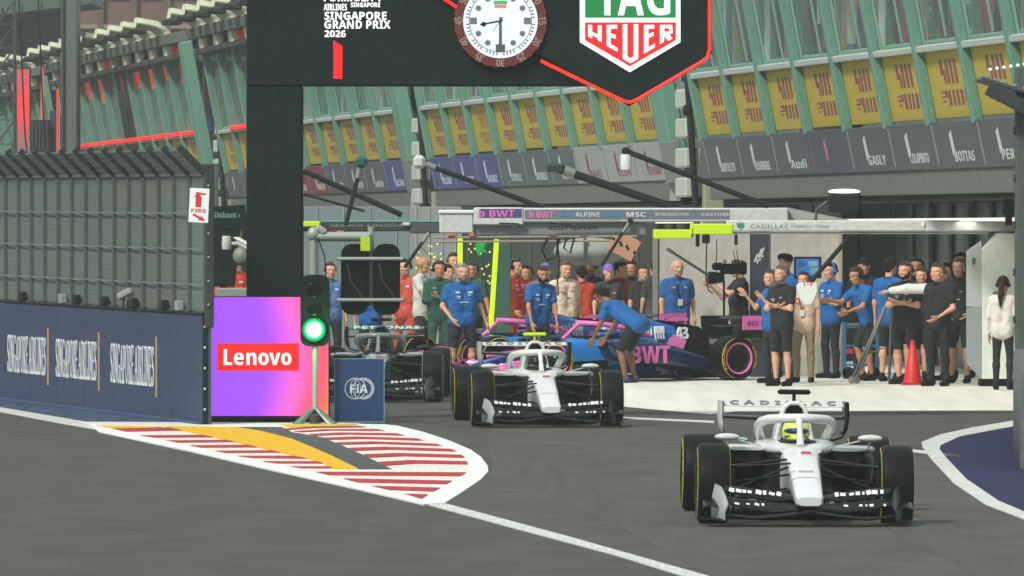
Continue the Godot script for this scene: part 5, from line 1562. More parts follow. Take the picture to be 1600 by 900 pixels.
# ------------------------------------------------------------------ garage screens and equipment
func garages() -> void:
	var wh := rough_surface("screen white", Color(0.66, 0.645, 0.62), Color(0.73, 0.72, 0.70), V(0.5, 0.3, 0.5), 0.5, 111, 0.02)
	var o := thing("garage_screen", "white garage partition behind the camera operator", "partition", V(3.125, 0, -156.25))
	part("panel", S().box(V(0, 1.17, 0), V(1.48, 2.34, 0.08), 0.01), wh, o)
	part("edge_post", S().box(V(-.79, 1.17, 0.02), V(0.09, 2.36, 0.12), 0.01), paint(Color(0.5, 0.5, 0.47), 0.5), o)
	o = thing("garage_screen", "white garage partition behind the monitor and arms-crossed man in blue", "partition", V(4.722, 0, -154.639))
	part("panel", S().box(V(0, 1.17, 0), V(1.1, 2.34, 0.08), 0.01), wh, o)
	part("edge_post", S().box(V(.57, 1.17, 0.02), V(0.06, 2.34, 0.12), 0.01), paint(Color(0.62, 0.58, 0.52), 0.5), o)
	o = thing("garage_pillar", "dark blue garage pillar with a small white slanted emblem", "pillar", V(3.939, 0, -153.061))
	part("panel", S().box(V(0, 1.17, 0), V(0.3, 2.34, 0.12), 0.01), paint(Color(0.19, 0.225, 0.275), 0.5), o)
	part("edge_strip", S().box(V(-.155, 1.17, 0.03), V(0.012, 2.34, 0.1)), paint(Color(0.75, 0.76, 0.76), 0.4), o)
	for q: Array in [[-.05, 1.9, .025, .14, -.45], [0.0, 1.93, .025, .24, -.3], [.04, 1.96, .025, .22, -.3], [0.01, 1.9, .14, .02, .5]]: part("emblem_stroke", S().box(V(q[0], q[1], .064), V(q[2], q[3], .006), 0.0, Basis(Vector3.BACK, q[4])), paint(Color(0.8, 0.81, 0.82), 0.5), o)
	# dim garage interiors behind the crowd
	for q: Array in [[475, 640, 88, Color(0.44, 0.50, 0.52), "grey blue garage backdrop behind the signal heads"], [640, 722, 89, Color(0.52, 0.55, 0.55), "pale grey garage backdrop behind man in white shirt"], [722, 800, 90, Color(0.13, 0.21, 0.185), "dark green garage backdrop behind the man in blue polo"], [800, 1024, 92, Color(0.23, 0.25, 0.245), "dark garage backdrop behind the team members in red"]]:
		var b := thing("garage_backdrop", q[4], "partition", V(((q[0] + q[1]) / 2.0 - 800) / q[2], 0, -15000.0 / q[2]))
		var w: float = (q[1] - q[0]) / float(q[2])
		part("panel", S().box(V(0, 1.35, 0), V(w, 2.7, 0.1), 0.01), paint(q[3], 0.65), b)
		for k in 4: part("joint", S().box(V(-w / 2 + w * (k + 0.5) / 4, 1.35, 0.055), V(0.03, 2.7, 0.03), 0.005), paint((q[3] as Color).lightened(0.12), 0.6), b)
	o = thing("green_screen_wall", "teal green garage divider next to the slanting yellow light tube", "partition", V(-0.149, 0, -159.574))
	part("panel", S().box(V(0, 1.2, 0), V(0.26, 2.4, 0.08), 0.01), paint(Color(0.17, 0.33, 0.28), 0.6), o)
	for q: Array in [[719, 372, 719, 424, "short upright yellow light tube on the garage gantry"], [776, 374, 767, 512, "long slanting yellow light tube beside the man in blue"]]:
		var t := thing("light_tube", q[4], "light tube", Vector3.ZERO, 0.0)
		t.position = V((q[2] - 800) / 97.0, 2.9 - (q[3] - 305) / 97.0, -15000.0 / 97.0)
		var top := V((q[0] - q[2]) / 97.0, (q[3] - q[1]) / 97.0, 0)
		part("glowing_tube_light", S().tube(PackedVector3Array([Vector3.ZERO, top]), 0.042, 10), glow(Color(0.78, 0.95, 0.03), 0.95), t)
		part("back_rail", S().tube(PackedVector3Array([V(0, 0, -0.05), top + V(0, 0, -0.05)]), 0.04, 8), paint(Color(0.2, 0.22, 0.2), 0.6), t)
	o = thing("green_flag", "bright green cloth hanging above the man in blue polo", "cloth", V(-0.521, 1.911, -159.574))
	part("cloth", S().prism(P2([-.09, .2, .02, .22, .1, .24, .06, .1, .12, .02, .02, .05, -.03, -.03, -.08, .06]), -0.01, 0.01), paint(Color(0.05, 0.62, 0.22), 0.8), o)
	# strings of small bulbs
	for q: Array in [[650, 690, 380, 420, "cluster of small warm bulbs above the man in white shirt"], [728, 776, 380, 445, "string of small warm bulbs beside the slanting light tube"]]:
		var t := thing("bulb_string", q[4], "string lights", V((q[0] - 800) / 92.0, 2.9 - (q[3] - 305) / 92.0, -15000.0 / 92.0))
		part("wire", S().tube(P3([0, (q[3] - q[2]) / 92.0, 0, 0.2, (q[3] - q[2]) / 150.0, 0, (q[1] - q[0]) / 92.0, 0, 0]), 0.006, 5), paint(Color(0.2, 0.2, 0.18), 0.6), t)
		for k in 26: part("bulb_light", S().ball(V(rng.randf() * (q[1] - q[0]) / 92.0, rng.randf() * (q[3] - q[2]) / 92.0, rng.randf_range(-.1, .1)), V(.016, .02, .016), 6), glow(Color(0.95, 0.9, 0.35), 0.9), t)
	o = thing("white_car_cover", "pale covered car nose hanging behind the people in red", "covered car", V(1.312, 1.932, -161.29))
	part("cover", S().ball(V(0, .02, 0), V(.62, .24, .5), 20), paint(Color(0.55, 0.58, 0.56), 0.7), o)
	part("strap", S().box(V(-.1, .03, .3), V(.03, .5, .5), .01), paint(Color(0.3, 0.32, 0.32), 0.7), o)
	o = thing("monitor", "blue screen on a grey stand behind the men", "monitor", V(4.62, 0, -150))
	part("case", S().box(V(0, 1.77, 0), V(.43, .34, .06), .012), paint(Color(0.09, 0.1, 0.105), .5), o)
	part("screen", S().box(V(0, 1.77, .033), V(.36, .27, .006)), glow(Color(0.16, 0.42, 0.72), .7), o)
	for q: Array in [[-.1, .05, .1, .1, 0.05], [.08, .06, .14, .08, .4], [.1, -.05, .12, .09, .35], [-.09, -.08, .14, .05, .2]]: part("screen_block", S().box(V(q[0], 1.77 + q[1], .038), V(q[2], q[3], .004)), glow(Color(0.08 + q[4], 0.3 + q[4], 0.5 + q[4] * .5), .6), o)
	part("stand", S().box(V(.05, .8, -.02), V(.08, 1.6, .06), .01), paint(Color(0.3, 0.32, 0.32), .5), o)
	o = thing("tool_trolley", "blue tool trolley behind the leaning camera tripod", "trolley", V(5.505, 0, -151.515))
	part("frame", S().box(V(-.26, .45, 0), V(.05, .9, .5), .01), paint(Color(0.12, 0.38, 0.58), .5), o)
	part("frame", S().box(V(.26, .45, 0), V(.05, .9, .5), .01), paint(Color(0.12, 0.38, 0.58), .5), o)
	for k in 3: part("shelf", S().box(V(0, .22 + .3 * k, 0), V(.5, .03, .48), .008), paint(Color(0.14, 0.4, 0.6), .5), o)
	part("drawer", S().box(V(0, .98, .0), V(.52, .3, .46), .02), paint(Color(0.12, 0.135, 0.14), .5), o)
	part("handle", S().box(V(0, .86, .24), V(.46, .05, .03), .01), paint(Color(0.45, 0.47, 0.47), .4, .5), o)
	for k in 2: part("wheel", S().append(S().lathe(P2([0, -.03, .1, -.03, .1, .03, 0, .03]), 14), Transform3D(Basis(Vector3.RIGHT, PI / 2), V(-.2 + .4 * k, .1, .22))), paint(Color(0.1, 0.1, 0.1), .6), o)
	o = thing("red_bag", "small red box on the lower shelf of the blue trolley", "box", V(5.28, 0.46, -150))
	part("body", S().box(Vector3.ZERO, V(.11, .08, .1), .015), paint(Color(0.7, 0.1, 0.1), .5), o)
	# white cabinet stand on the right
	o = thing("pit_stand", "tall white command stand with a chamfered left side", "pit stand", V(7.311, 0, -145.631))
	var sw := rough_surface("stand white", Color(0.80, 0.83, 0.80), Color(0.87, 0.90, 0.87), V(0.5, 0.3, 0.5), 0.45, 115, 0.02)
	part("shell", S().prism(P2([-.2, .12, .55, .12, .55, 2.32, .05, 2.32, -.17, 2.08, -.2, 2.0]), -0.6, 0.25), sw, o)
	part("side_panel", S().loft([PackedVector3Array([V(-.42, .35, .0), V(-.205, .12, .26), V(-.205, 1.2, .26), V(-.42, 1.2, 0)]), PackedVector3Array([V(-.42, .36, -.03), V(-.21, .14, .2), V(-.21, 1.2, .2), V(-.42, 1.2, -.03)])]), paint(Color(0.62, 0.66, 0.68), .25, .2), o)
	part("side_panel", S().loft([PackedVector3Array([V(-.42, 1.21, .0), V(-.205, 1.21, .26), V(-.2, 2.22, .22), V(-.42, 2.05, 0)]), PackedVector3Array([V(-.42, 1.21, -.03), V(-.21, 1.21, .2), V(-.21, 2.2, .17), V(-.42, 2.05, -.03)])]), paint(Color(0.66, 0.69, 0.69), .3, .1), o)
	part("plinth", S().box(V(.15, .06, -.1), V(.75, .12, .6), .02), paint(Color(0.1, 0.11, 0.11), .6), o)
	part("small_crest", S().prism(P2([-.035, .05, .035, .05, .035, -.02, 0, -.055, -.035, -.02]), 0.0, 0.006), paint(Color(0.3, 0.33, 0.35), .5), o).transform = Transform3D(Basis(Vector3.UP, -0.85), V(-.31, 1.9, .14))
	part("control_box", S().box(V(.03, 1.3, .27), V(.12, .28, .05), .01), paint(Color(0.45, 0.47, 0.47), .5), o)
	part("cable", S().tube(P3([.42, 2.1, .26, .38, 2.0, .28, .4, 1.9, .28, .46, 1.92, .26]), .012, 6), paint(Color(0.2, 0.2, 0.2), .6), o)
	# tripod, an unidentified red shape built as a cone, television camera
	o = thing("tripod", "leaning aluminium tripod left of the team in black", "tripod", V(5.567, 0, -147.783))
	var al := paint(Color(0.42, 0.43, 0.42), .4, .4)
	for q: Array in [[-.34, 0, .1], [-.28, 0, .15], [.25, .0, -.25]]: part("leg", S().tube(P3([q[0], .05, q[2], .28, 1.42, 0]), .022, 8), al, o)
	part("head", S().box(V(.3, 1.46, 0), V(.16, .1, .12), .02), paint(Color(0.1, 0.11, 0.11), .5), o)
	part("brace", S().tube(P3([-.12, .45, .1, .02, .5, .05, .14, .55, -.1]), .012, 6), al, o)
	for x: float in [-.34, -.26]: part("rubber_wheel", S().ball(V(x, .06, .12), V(.055, .06, .03), 10), paint(Color(0.55, 0.56, 0.54), .5), o)
	o = thing("red_shape", "orange red shape standing between the legs of men in black", "cone", V(6.119, 0, -146.628))
	part("cone", S().lathe(P2([.15, .03, .13, .12, .03, .68, .0, .7]), 18), paint(Color(0.78, 0.12, 0.09), .5), o)
	part("base", S().box(V(0, .018, 0), V(.36, .036, .36), .01), paint(Color(0.6, 0.1, 0.08), .6), o)
	o = thing("television_camera", "black shoulder television camera with a large round lens hood", "television camera", V(3.452, 1.651, -152.284), 0.15)
	var bk := paint(Color(0.075, 0.085, 0.085), .5)
	part("body", S().box(V(.02, .08, 0), V(.34, .17, .16), .03), bk, o)
	part("lens", S().append(S().lathe(P2([0, -.02, .07, 0, .09, .1, .1, .24, .085, .25, .0, .2]), 18), Transform3D(Basis(Vector3.BACK, PI / 2), V(-.1, -.06, .02))), bk, o)
	part("viewfinder", S().box(V(-.2, .12, .06), V(.18, .12, .12), .03), bk, o)
	part("battery", S().box(V(.22, .09, 0), V(.1, .2, .13), .02), bk, o)
	part("top_lamp", S().ball(V(-.08, .2, 0), V(.035, .035, .035), 8), paint(Color(0.75, 0.78, 0.75), .4), o)
	for k in 2: part("antenna", S().tube(P3([.1 + .05 * k, .16, 0, .06 + .05 * k, .36, 0]), .008, 5), bk, o)
	part("grip_pole", S().tube(P3([-.1, -.1, .05, -.1, -1.25, .05]), .018, 8), bk, o)
	o = thing("boom_microphone", "grey boom pole pointing down at the television camera", "microphone", V(2.497, 2.027, -152.284))
	part("pole", S().tube(P3([0, 0, 0, .62, -.4, 0]), .022, 8), paint(Color(0.4, 0.42, 0.4), .4), o)
	part("tip", S().tube(P3([-.04, .025, 0, .06, -.04, 0]), .032, 8), paint(Color(0.6, 0.6, 0.56), .4), o)


# a gantry arm over a pit box: a box girder with flat print on its face
func booms() -> void:
	var wh := rough_surface("boom white", Color(0.72, 0.74, 0.74), Color(0.80, 0.815, 0.81), V(0.7, 0.7, 0.7), 0.4, 121, 0.02)
	var under := paint(Color(0.47, 0.49, 0.49), .5)
	var z := -151.515
	var o := thing("pit_boom", "long white boom over blue and pink cars with printed sponsor band", "pit boom", V(1.717, 2.587, z), 0.0, "booms over the pit boxes")
	part("girder", S().box(V(0.545, 0, -.2), V(4.202, .225, .4), .02), wh, o)
	part("print_band", S().box(V(0.101, .01, .003), V(3.232, .15, .008)), paint(Color(0.40, 0.44, 0.49), .5), o)
	part("girder_end", S().box(V(-1.929, -.02, -.18), V(0.788, .28, .42), .02), wh, o)
	part("print_band", S().box(V(-1.899, .03, .033), V(0.667, .14, .008)), paint(Color(0.30, 0.26, 0.5), .5), o)
	part("tip_box", S().box(V(-2.596, -.13, -.18), V(0.535, .32, .36), .02), wh, o)
	part("tip_cap", S().box(V(-2.596, .05, -.16), V(0.566, .06, .38), .015), paint(Color(0.86, 0.87, 0.87), .4), o)
	part("lower_tray", S().box(V(-0.96, -.22, -.35), V(2.727, .2, .5), .015), under, o)
	part("rear_slope", S().prism(P2([1.768, .1, 2.626, .12, 3.737, -.1, 1.768, -.1]), -.5, -.42), paint(Color(0.62, 0.64, 0.63), .5), o)
	var pink := paint(Color(0.88, 0.42, 0.72), .5)
	for q: Array in [["b BWT", -194, 56, .115, .03, .04, pink], ["b BWT", -124, 38, .11, .01, .01, pink], ["ALPINE", -52, 38, .07, .01, .01, paint(Color(0.75, 0.8, 0.82), .5)], ["MSC", 24, 30, .075, .01, .01, paint(Color(0.82, 0.84, 0.85), .5)], ["BETTER NEVER STOPS", 80, 52, .05, .01, .01, paint(Color(0.75, 0.77, 0.78), .5)], ["CASTORE", 148, 44, .05, .01, .01, paint(Color(0.75, 0.77, 0.78), .5)]]:
		letters(q[0], q[2] / 99.0, q[3], q[6], o, V(q[1] / 99.0, q[4], q[5]), Basis(), .008)
	letters("VISIT QATAR", 0.788, .07, paint(Color(0.2, 0.21, 0.21), .5), o, V(-0.758, -.21, -.097), Basis(), .008)
	for k in 3:
		part("blue_slash", S().box(V((-92 + k * 9) / 99.0, .01, .01), V(.07, .05, .006), 0.0, Basis(Vector3.BACK, .0)), paint(Color(0.2, 0.5, 0.75), .5), o)
		part("blue_slash", S().box(V((-20 + k * 9) / 99.0, .01, .01), V(.07, .05, .006), 0.0), paint(Color(0.2, 0.5, 0.75), .5), o)
	for x: float in [-190.0, -110.0]: part("hook_rail", S().tube(P3([x / 99.0, -.13, .05, (x + 30) / 99.0, -.14, .05, (x + 32) / 99.0, -.19, .05]), .014, 6), paint(Color(0.12, 0.13, 0.13), .5), o)
	part("air_hose_rail", S().tube(P3([-1.03, -.12, .06, 0, -.11, .06]), .022, 8), paint(Color(0.3, 0.32, 0.32), .5), o)
	o = thing("equipment_rail", "thin double rail with clamps tinted orange lit under the white boom", "rail", V(0.357, 2.216, -153.061))
	for y: float in [.03, -.04]: part("rail", S().tube(P3([-1.582, y - .02, 0, 1.633, y, 0]), .016, 8), paint(Color(0.62, 0.56, 0.5), .4, .2), o)
	for x: float in [-130.0, -96.0, 28.0, 76.0, 128.0]: part("orange_lit_clamp", S().box(V(x / 98.0, .06, .01), V(.12, .07, .08), .015), paint(Color(0.82, 0.46, 0.28), .5), o)  # orange light on the clamps is put into their colour
	part("cable_loop", S().tube(P3([0.204, 0, .02, 0.122, -.2, .04, 0.204, -.36, .02, 0.347, -.3, .02, 0.388, 0, .02]), .02, 6), paint(Color(0.13, 0.14, 0.14), .6), o)
	part("cable_loop", S().tube(P3([0.51, 0, .02, 0.469, -.16, .04, 0.571, -.24, .02, 0.633, 0, .02]), .018, 6), paint(Color(0.13, 0.14, 0.14), .6), o)
	part("orange_lit_board", S().box(V(1.429, -.12, .06), V(.44, .36, .04), .01, Basis(Vector3.BACK, -.5)), paint(Color(0.74, 0.56, 0.46), .5), o)  # the board's orange lighting is put into its colour
	for k in 6: part("board_hole", S().append(S().ball(Vector3.ZERO, V(.025, .025, .008), 8), Transform3D(Basis(Vector3.BACK, -.5), V(1.429 + (-.12 + .12 * (k % 3)) * .87 - .06 + .12 * (k / 3), -.1 - (-.12 + .12 * (k % 3)) * .5 - .1 * (k / 3) + .03, .085))), paint(Color(0.15, 0.12, 0.1), .6), o)
	# left boom, dark
	o = thing("pit_boom", "dark boom with a teal light line right of the gantry post", "pit boom", V(-2.366, 2.373, -161.29), 0.0, "booms over the pit boxes")
	part("girder", S().box(V(0.054, 0, -.15), V(2.419, .16, .3), .02), paint(Color(0.16, 0.185, 0.195), .5), o)
	part("girder_end", S().box(V(1.022, -.03, -.15), V(0.753, .17, .34), .02), paint(Color(0.26, 0.285, 0.3), .5), o)
	part("teal_light_strip", S().box(V(0.215, .1, .0), V(2.043, .018, .03)), glow(Color(0.35, 0.75, 0.65), .6), o)
	part("yellow_end", S().box(V(-1.043, .04, .02), V(0.387, .1, .3), .02), paint(Color(0.75, 0.85, 0.1), .5), o)
	part("red_box", S().box(V(-0.559, -.1, .02), V(0.28, .08, .1), .01), paint(Color(0.45, 0.13, 0.15), .5), o)
	letters("TTR", .12, .05, paint(Color(0.8, 0.8, 0.8), .5), o, V(-0.516, -.1, .075), Basis(), .006)
	letters("ARAMCO  COGNIZANT", 1.4, .05, paint(Color(0.4, 0.5, 0.48), .5), o, V(0, .02, .003), Basis(), .006)
	part("clamp", S().box(V(0.591, .04, .03), V(.14, .06, .08), .02), paint(Color(0.75, 0.77, 0.77), .4), o)
	# right boom
	o = thing("pit_boom", "white boom with bright yellow green tip at right", "pit boom", V(5.243, 2.434, -145.631), 0.0, "booms over the pit boxes")
	part("girder", S().box(V(0.34, 0, -.15), V(4.66, .17, .32), .02), wh, o)
	part("lower_lip", S().box(V(-0.097, -.11, -.18), V(4.175, .03, .3), .01), paint(Color(0.58, 0.6, 0.59), .5), o)
	var lime := paint(Color(0.74, 0.86, 0.08), .45)
	part("lime_sleeve", S().box(V(-2.214, -.05, -.15), V(0.65, .165, .36), .015), lime, o)
	part("lime_tip", S().box(V(-2.806, -.125, -.15), V(0.583, .14, .34), .015), lime, o)
	part("tip_seam", S().box(V(-2.505, -.1, .005), V(.02, .15, .05), .004), paint(Color(0.25, 0.3, 0.06), .5), o)
	part("crest", S().prism(P2([-.06, .045, .06, .045, .05, -.02, 0, -.05, -.05, -.02]), .011, .018), paint(Color(0.25, 0.5, 0.42), .5), o).position.x = -1.777
	letters("CADILLAC", 0.583, .06, paint(Color(0.4, 0.43, 0.43), .5), o, V(-1.33, -.01, .012), Basis(), .006, "Droid Sans", 400)
	letters("FORMULA 1 TEAM", 0.563, .045, paint(Color(0.5, 0.52, 0.52), .5), o, V(-0.728, -.01, .012), Basis(), .006, "Droid Sans", 400)
	for q: Array in [[-250, 12, .06], [-237, 8, .12], [-190, 10, .05], [10, 8, .06]]: part("hanging_fitting", S().box(V(q[0] / 103.0, -.16 - q[1] / 206.0, 0), V(q[2], q[1] / 60.0, .06), .015), paint(Color(0.1, 0.11, 0.11), .5), o)
	part("hanging_cable", S().tube(P3([-2.291, -.2, 0, -2.301, -.8, .02, -2.262, -.98, .03, -2.194, -1.02, .03]), .012, 6), paint(Color(0.12, 0.13, 0.13), .5), o)
	part("hanging_cable", S().tube(P3([-2.136, -.2, 0, -2.146, -.9, .02]), .008, 6), paint(Color(0.12, 0.13, 0.13), .5), o)
	part("beam_joint", S().ball(V(1, .02, .02), V(.03, .05, .02), 8), paint(Color(0.85, 0.86, 0.85), .4), o)
	# lamp arms: a black pole with a box at its tip
	lamp_arm("black arm carrying a white rounded lamp box right of gantry post", V(-1.495, 3.436, -154.639), V(0.515, 2.694, -154.639), .045, V(.2, .22, .2), Color(0.74, 0.77, 0.75))
	lamp_arm("thick dark arm carrying a flat dark box", V(0.708, 3.348, -156.25), V(2.865, 2.619, -156.25), .07, V(.3, .14, .2), Color(0.17, 0.2, 0.2))
	lamp_arm("black arm with white cylinder lamp above the sponsor boom", V(1.78, 3.59, -150), V(4, 2.73, -150), .045, V(.13, .12, .13), Color(0.13, 0.15, 0.15), true)
	lamp_arm("upright dark stalk with teal lamp box beside gantry post", V(-2.5, 3.453, -159.574), V(-2.766, 2.4, -159.574), .04, V(.2, .2, .2), Color(0.10, 0.33, 0.32))
	lamp_arm("long dark arm crossing behind the upright teal lamp", V(-3.75, 3.411, -163.043), V(-1.87, 2.563, -163.043), .05, V(.1, .1, .1), Color(0.2, 0.23, 0.23))
	lamp_arm("thin dark strut below the teal lamp box", V(-3.791, 2.977, -164.835), V(-2.527, 2.625, -164.835), .025, V(.08, .08, .08), Color(0.25, 0.28, 0.28))
	lamp_arm("short dark strut reaching down to the orange tinted board", V(1.869, 2.496, -151.515), V(1.414, 1.789, -151.515), .025, V(.08, .08, .08), Color(0.13, 0.15, 0.15))
	lamp_arm("thin grey stay behind the man in white shirt", V(-1.347, 2.3, -157.895), V(-1.768, 1.711, -157.895), .03, V(.06, .06, .06), Color(0.25, 0.27, 0.27))
	o = thing("floodlight", "dark floodlight box with bright top standing on right boom", "floodlight", V(5.088, 2.802, -147.059))
	part("case", S().box(Vector3.ZERO, V(.5, .3, .3), .03, Basis(Vector3.RIGHT, .2)), paint(Color(0.13, 0.155, 0.155), .5), o)
	part("lamp_glass", S().ball(V(0, .155, .03), V(.25, .04, .13), 16), glow(Color(1, 1, 0.97), 1.1, Color(0.6, 0.6, 0.6)), o)
	part("yoke", S().tube(P3([-.26, .0, 0, -.42, -.12, 0, -.44, -.3, 0]), .022, 8), paint(Color(0.3, 0.32, 0.32), .4, .3), o)
	o = thing("stop_light", "white shield shaped pit stop lamp with red lights hanging on a black arm", "stop light", V(4.442, 1.438, -144.231))
	part("shell", S().loft([shield(-.06, .82), shield(-.03, 1.0), shield(.03, 1.0), shield(.065, .84)]), paint(Color(0.82, 0.84, 0.82), .35), o)
	for k in 3: part("red_lamp", S().ball(V(-.05 + .05 * k, .125, .06), V(.022 if k == 2 else .014, .022 if k == 2 else .014, .02), 8), glow(Color(1, .06, .05), 1.2) if k else paint(Color(0.2, 0.1, 0.1), .4), o)
	part("arm", S().tube(P3([.03, .14, 0, .6, .8, -.02]), .035, 8), paint(Color(0.1, 0.11, 0.11), .5), o)
	o = thing("lollipop_lamp", "small grey box with round orange lamp hanging before man in white", "signal lamp", V(0.646, 1.395, -151.515))
	part("case", S().box(Vector3.ZERO, V(.2, .16, .06), .015), paint(Color(0.5, 0.45, 0.42), .5), o)
	part("orange_lamp", S().ball(V(0, 0, .03), V(.045, .045, .02), 12), glow(Color(1, .2, .1), 1.2), o)
	part("hanger", S().tube(P3([.07, .08, 0, .1, .5, 0, .06, .82, 0]), .014, 6), paint(Color(0.12, 0.13, 0.13), .5), o)


func shield(z: float, k: float) -> PackedVector3Array:
	var r := PackedVector3Array()
	for p in P2([-.13, .15, .13, .15, .165, .11, .165, .03, .12, -.1, .05, -.2, 0, -.215, -.05, -.2, -.12, -.1, -.165, .03, -.165, .11]): r.append(V(p.x * k, p.y * k, z))
	return r


func lamp_arm(label: String, tip: Vector3, foot: Vector3, r: float, box: Vector3, c: Color, hung := false) -> void:
	var o := thing("lamp_arm", label, "lamp arm", tip, 0.0, "arms over the pit lane")
	var d := foot - tip
	part("pole", S().tube(PackedVector3Array([Vector3.ZERO, d]), r, 10), paint(Color(0.12, 0.145, 0.15), .5), o)
	part("lamp_box", S().box(V(0, 0, .02), box, minf(box.x, box.y) * .28), paint(c, .4), o)
	if hung: part("white_cylinder", S().lathe(P2([0, -.3, .085, -.29, .09, -.08, .07, -.05, 0, -.05]), 16), paint(Color(0.78, 0.8, 0.79), .4), o)
	else: part("collar", S().tube(PackedVector3Array([d.normalized() * box.x * .5, d.normalized() * (box.x * .5 + .18)]), r * 1.25, 10), paint(Color(0.5, 0.53, 0.52), .4, .3), o)


# ------------------------------------------------------------------ far left
func far_left() -> void:
	var o := thing("lattice_mast", "dark lattice mast at the far left behind the fence", "mast", V(-15.82, 0, -300))
	var st := paint(Color(0.2, 0.225, 0.22), .6)
	for x: float in [-.28, .28]:
		for zz: float in [-.28, .28]: part("leg", S().box(V(x, 4.5, zz), V(.07, 9.0, .07), .01), st, o)
	for k in 12:
		for zz: float in [-.28, .28]:
			part("brace", S().bar(V(-.28, .75 * k, zz), V(.28, .75 * (k + 1), zz), .035), st, o)
			part("rung", S().box(V(0, .75 * k, zz), V(.56, .035, .035)), st, o)
	for q: Array in [[33, 60, "thin black cable hanging at the far left"], [63, 70, "thin black cable beside the tall red screen"]]:
		var c := thing("overhead_cable", q[2], "cable", V((q[0] - 800) / 60.0, 0, -250))
		part("cable", S().tube(P3([.5, 1, 0, .1, 4.5, 0, -.1, 9, 0, -.15, 13, 0]), .022, 5), paint(Color(0.12, 0.14, 0.14), .6), c)
	o = thing("stand_building", "brown pink grandstand mass above the cream canopy ribs", "building", V(-15.694, 0, -416.667))
	part("wall", S().prism(P2([-4.2, 0, 9, 0, 9, 24, -4.0, 24]), -14, 0), rough_surface("stand brown", Color(0.40, 0.315, 0.30), Color(0.49, 0.38, 0.36), V(.3, .3, .3), .8, 131, .02), o)
	for k in 9: part("pillar", S().box(V(-3.6 + 1.45 * k, 12, .1), V(.28, 24, .25), .03), paint(Color(0.36, 0.3, 0.29), .8), o)
	for k in 4: part("floor_line", S().box(V(2.4, 10.2 + 1.4 * k, .1), V(13.2, .2, .2), .03), paint(Color(0.52, 0.44, 0.42), .8), o)
	o = thing("stand_roof", "grey green ribbed stand roof in the far corner", "building", V(-19.5, 0, -375))
	part("roof", S().box(V(-.5, 10.8, 0), V(7.5, 2.0, 9), .05, Basis(Vector3.BACK, .12)), paint(Color(0.25, 0.345, 0.31), .7), o)
	for k in 10: part("roof_rib", S().box(V(-3.9 + .75 * k, 9.55 + .09 * k, 2.3), V(.1, .3, 4.4), .02), paint(Color(0.34, 0.44, 0.40), .6), o)
	part("column", S().box(V(2.2, 4.8, -2), V(.7, 9.6, .7), .03), paint(Color(0.3, 0.33, 0.31), .7), o)
	part("back_wall", S().box(V(-4.0, 6.6, -3), V(12.0, 13.2, .5), .03), paint(Color(0.28, 0.31, 0.30), .8), o)
	o = thing("red_screen", "tall glowing red banner screen over the fence at far left", "screen", V(-15.917, 0, -312.5))
	var im := Image.create(8, 64, false, Image.FORMAT_RGB8)
	for y in 64:
		for x in 8: im.set_pixel(x, y, Color(0.62, 0.42, 0.40).lerp(Color(0.98, 0.24, 0.26), smoothstep(0.15, 0.5, y / 63.0)).lerp(Color(0.85, 0.33, 0.35), smoothstep(0.6, 0.95, y / 63.0)))
	var m := StandardMaterial3D.new()
	m.albedo_color = Color(0.1, 0.05, 0.05)
	m.emission_enabled = true
	m.emission = Color(1, 1, 1)
	m.emission_texture = ImageTexture.create_from_image(im)
	m.emission_operator = BaseMaterial3D.EMISSION_OP_MULTIPLY
	m.emission_energy_multiplier = .75
	part("screen", S().quad(V(-.2, 7.0, 0), V(.2, 7.0, 0), V(.22, 4.0, 0), V(-.18, 4.0, 0), Vector3.BACK), m, o)
	part("case", S().box(V(.01, 5.4, -.12), V(.48, 3.4, .2), .02), paint(Color(0.2, 0.22, 0.22), .6), o)
	part("leg", S().box(V(.01, 1.9, -.12), V(.2, 3.8, .15), .02), paint(Color(0.2, 0.22, 0.22), .6), o)
	o = thing("red_screen", "narrow glowing red banner beside the dark ribbed box", "screen", V(-15.596, 0, -319.149))
	part("screen", S().prism(P2([-.09, 4.6, .05, 4.6, .02, 7.2, -.06, 7.2]), -.04, 0), glow(Color(0.9, 0.33, 0.33), .8), o)
	part("leg", S().box(V(0, 2.3, -.1), V(.12, 4.6, .1), .02), paint(Color(0.2, 0.22, 0.22), .6), o)
	o = thing("ribbed_box", "dark ribbed container box on legs above the fence at left", "container", V(-15.354, 0, -312.5))
	part("box", S().box(V(0, 4.75, 0), V(.62, 1.2, .6), .02), paint(Color(0.14, 0.17, 0.19), .6), o)
	for k in 5: part("rib", S().box(V(-.24 + .12 * k, 4.75, .32), V(.04, 1.2, .05), .01), paint(Color(0.22, 0.25, 0.27), .6), o)
	part("leg", S().box(V(0, 2.1, 0), V(.4, 4.2, .4), .02), paint(Color(0.14, 0.17, 0.19), .6), o)
	o = thing("blue_banner", "narrow dark blue banner next to two thin red strips", "banner", V(-14.917, 0, -312.5))
	part("banner", S().box(V(0, 4.9, 0), V(.26, 1.5, .06), .01), paint(Color(0.13, 0.17, 0.33), .6), o)
	part("pole", S().box(V(.18, 4.0, 0), V(.05, 8.0, .05), .01), paint(Color(0.8, 0.72, 0.7), .5), o)
	for x: float in [.12, .3]: part("red_light_strip", S().box(V(x, 5.2, .05), V(.06, 2.3, .04), .01), glow(Color(0.95, 0.2, 0.16), .8), o)
	o = thing("grey_tower", "plain grey green tower wall left of the farther pit wing", "building", V(-13.365, 0, -288.462))
	part("wall", S().box(V(.1, 4.6, -1.0), V(.42, 9.2, 2), .04), paint(Color(0.33, 0.385, 0.36), .75), o)
	part("corner", S().box(V(-.14, 4.6, .05), V(.08, 9.2, .14), .03), paint(Color(0.24, 0.29, 0.28), .75), o)
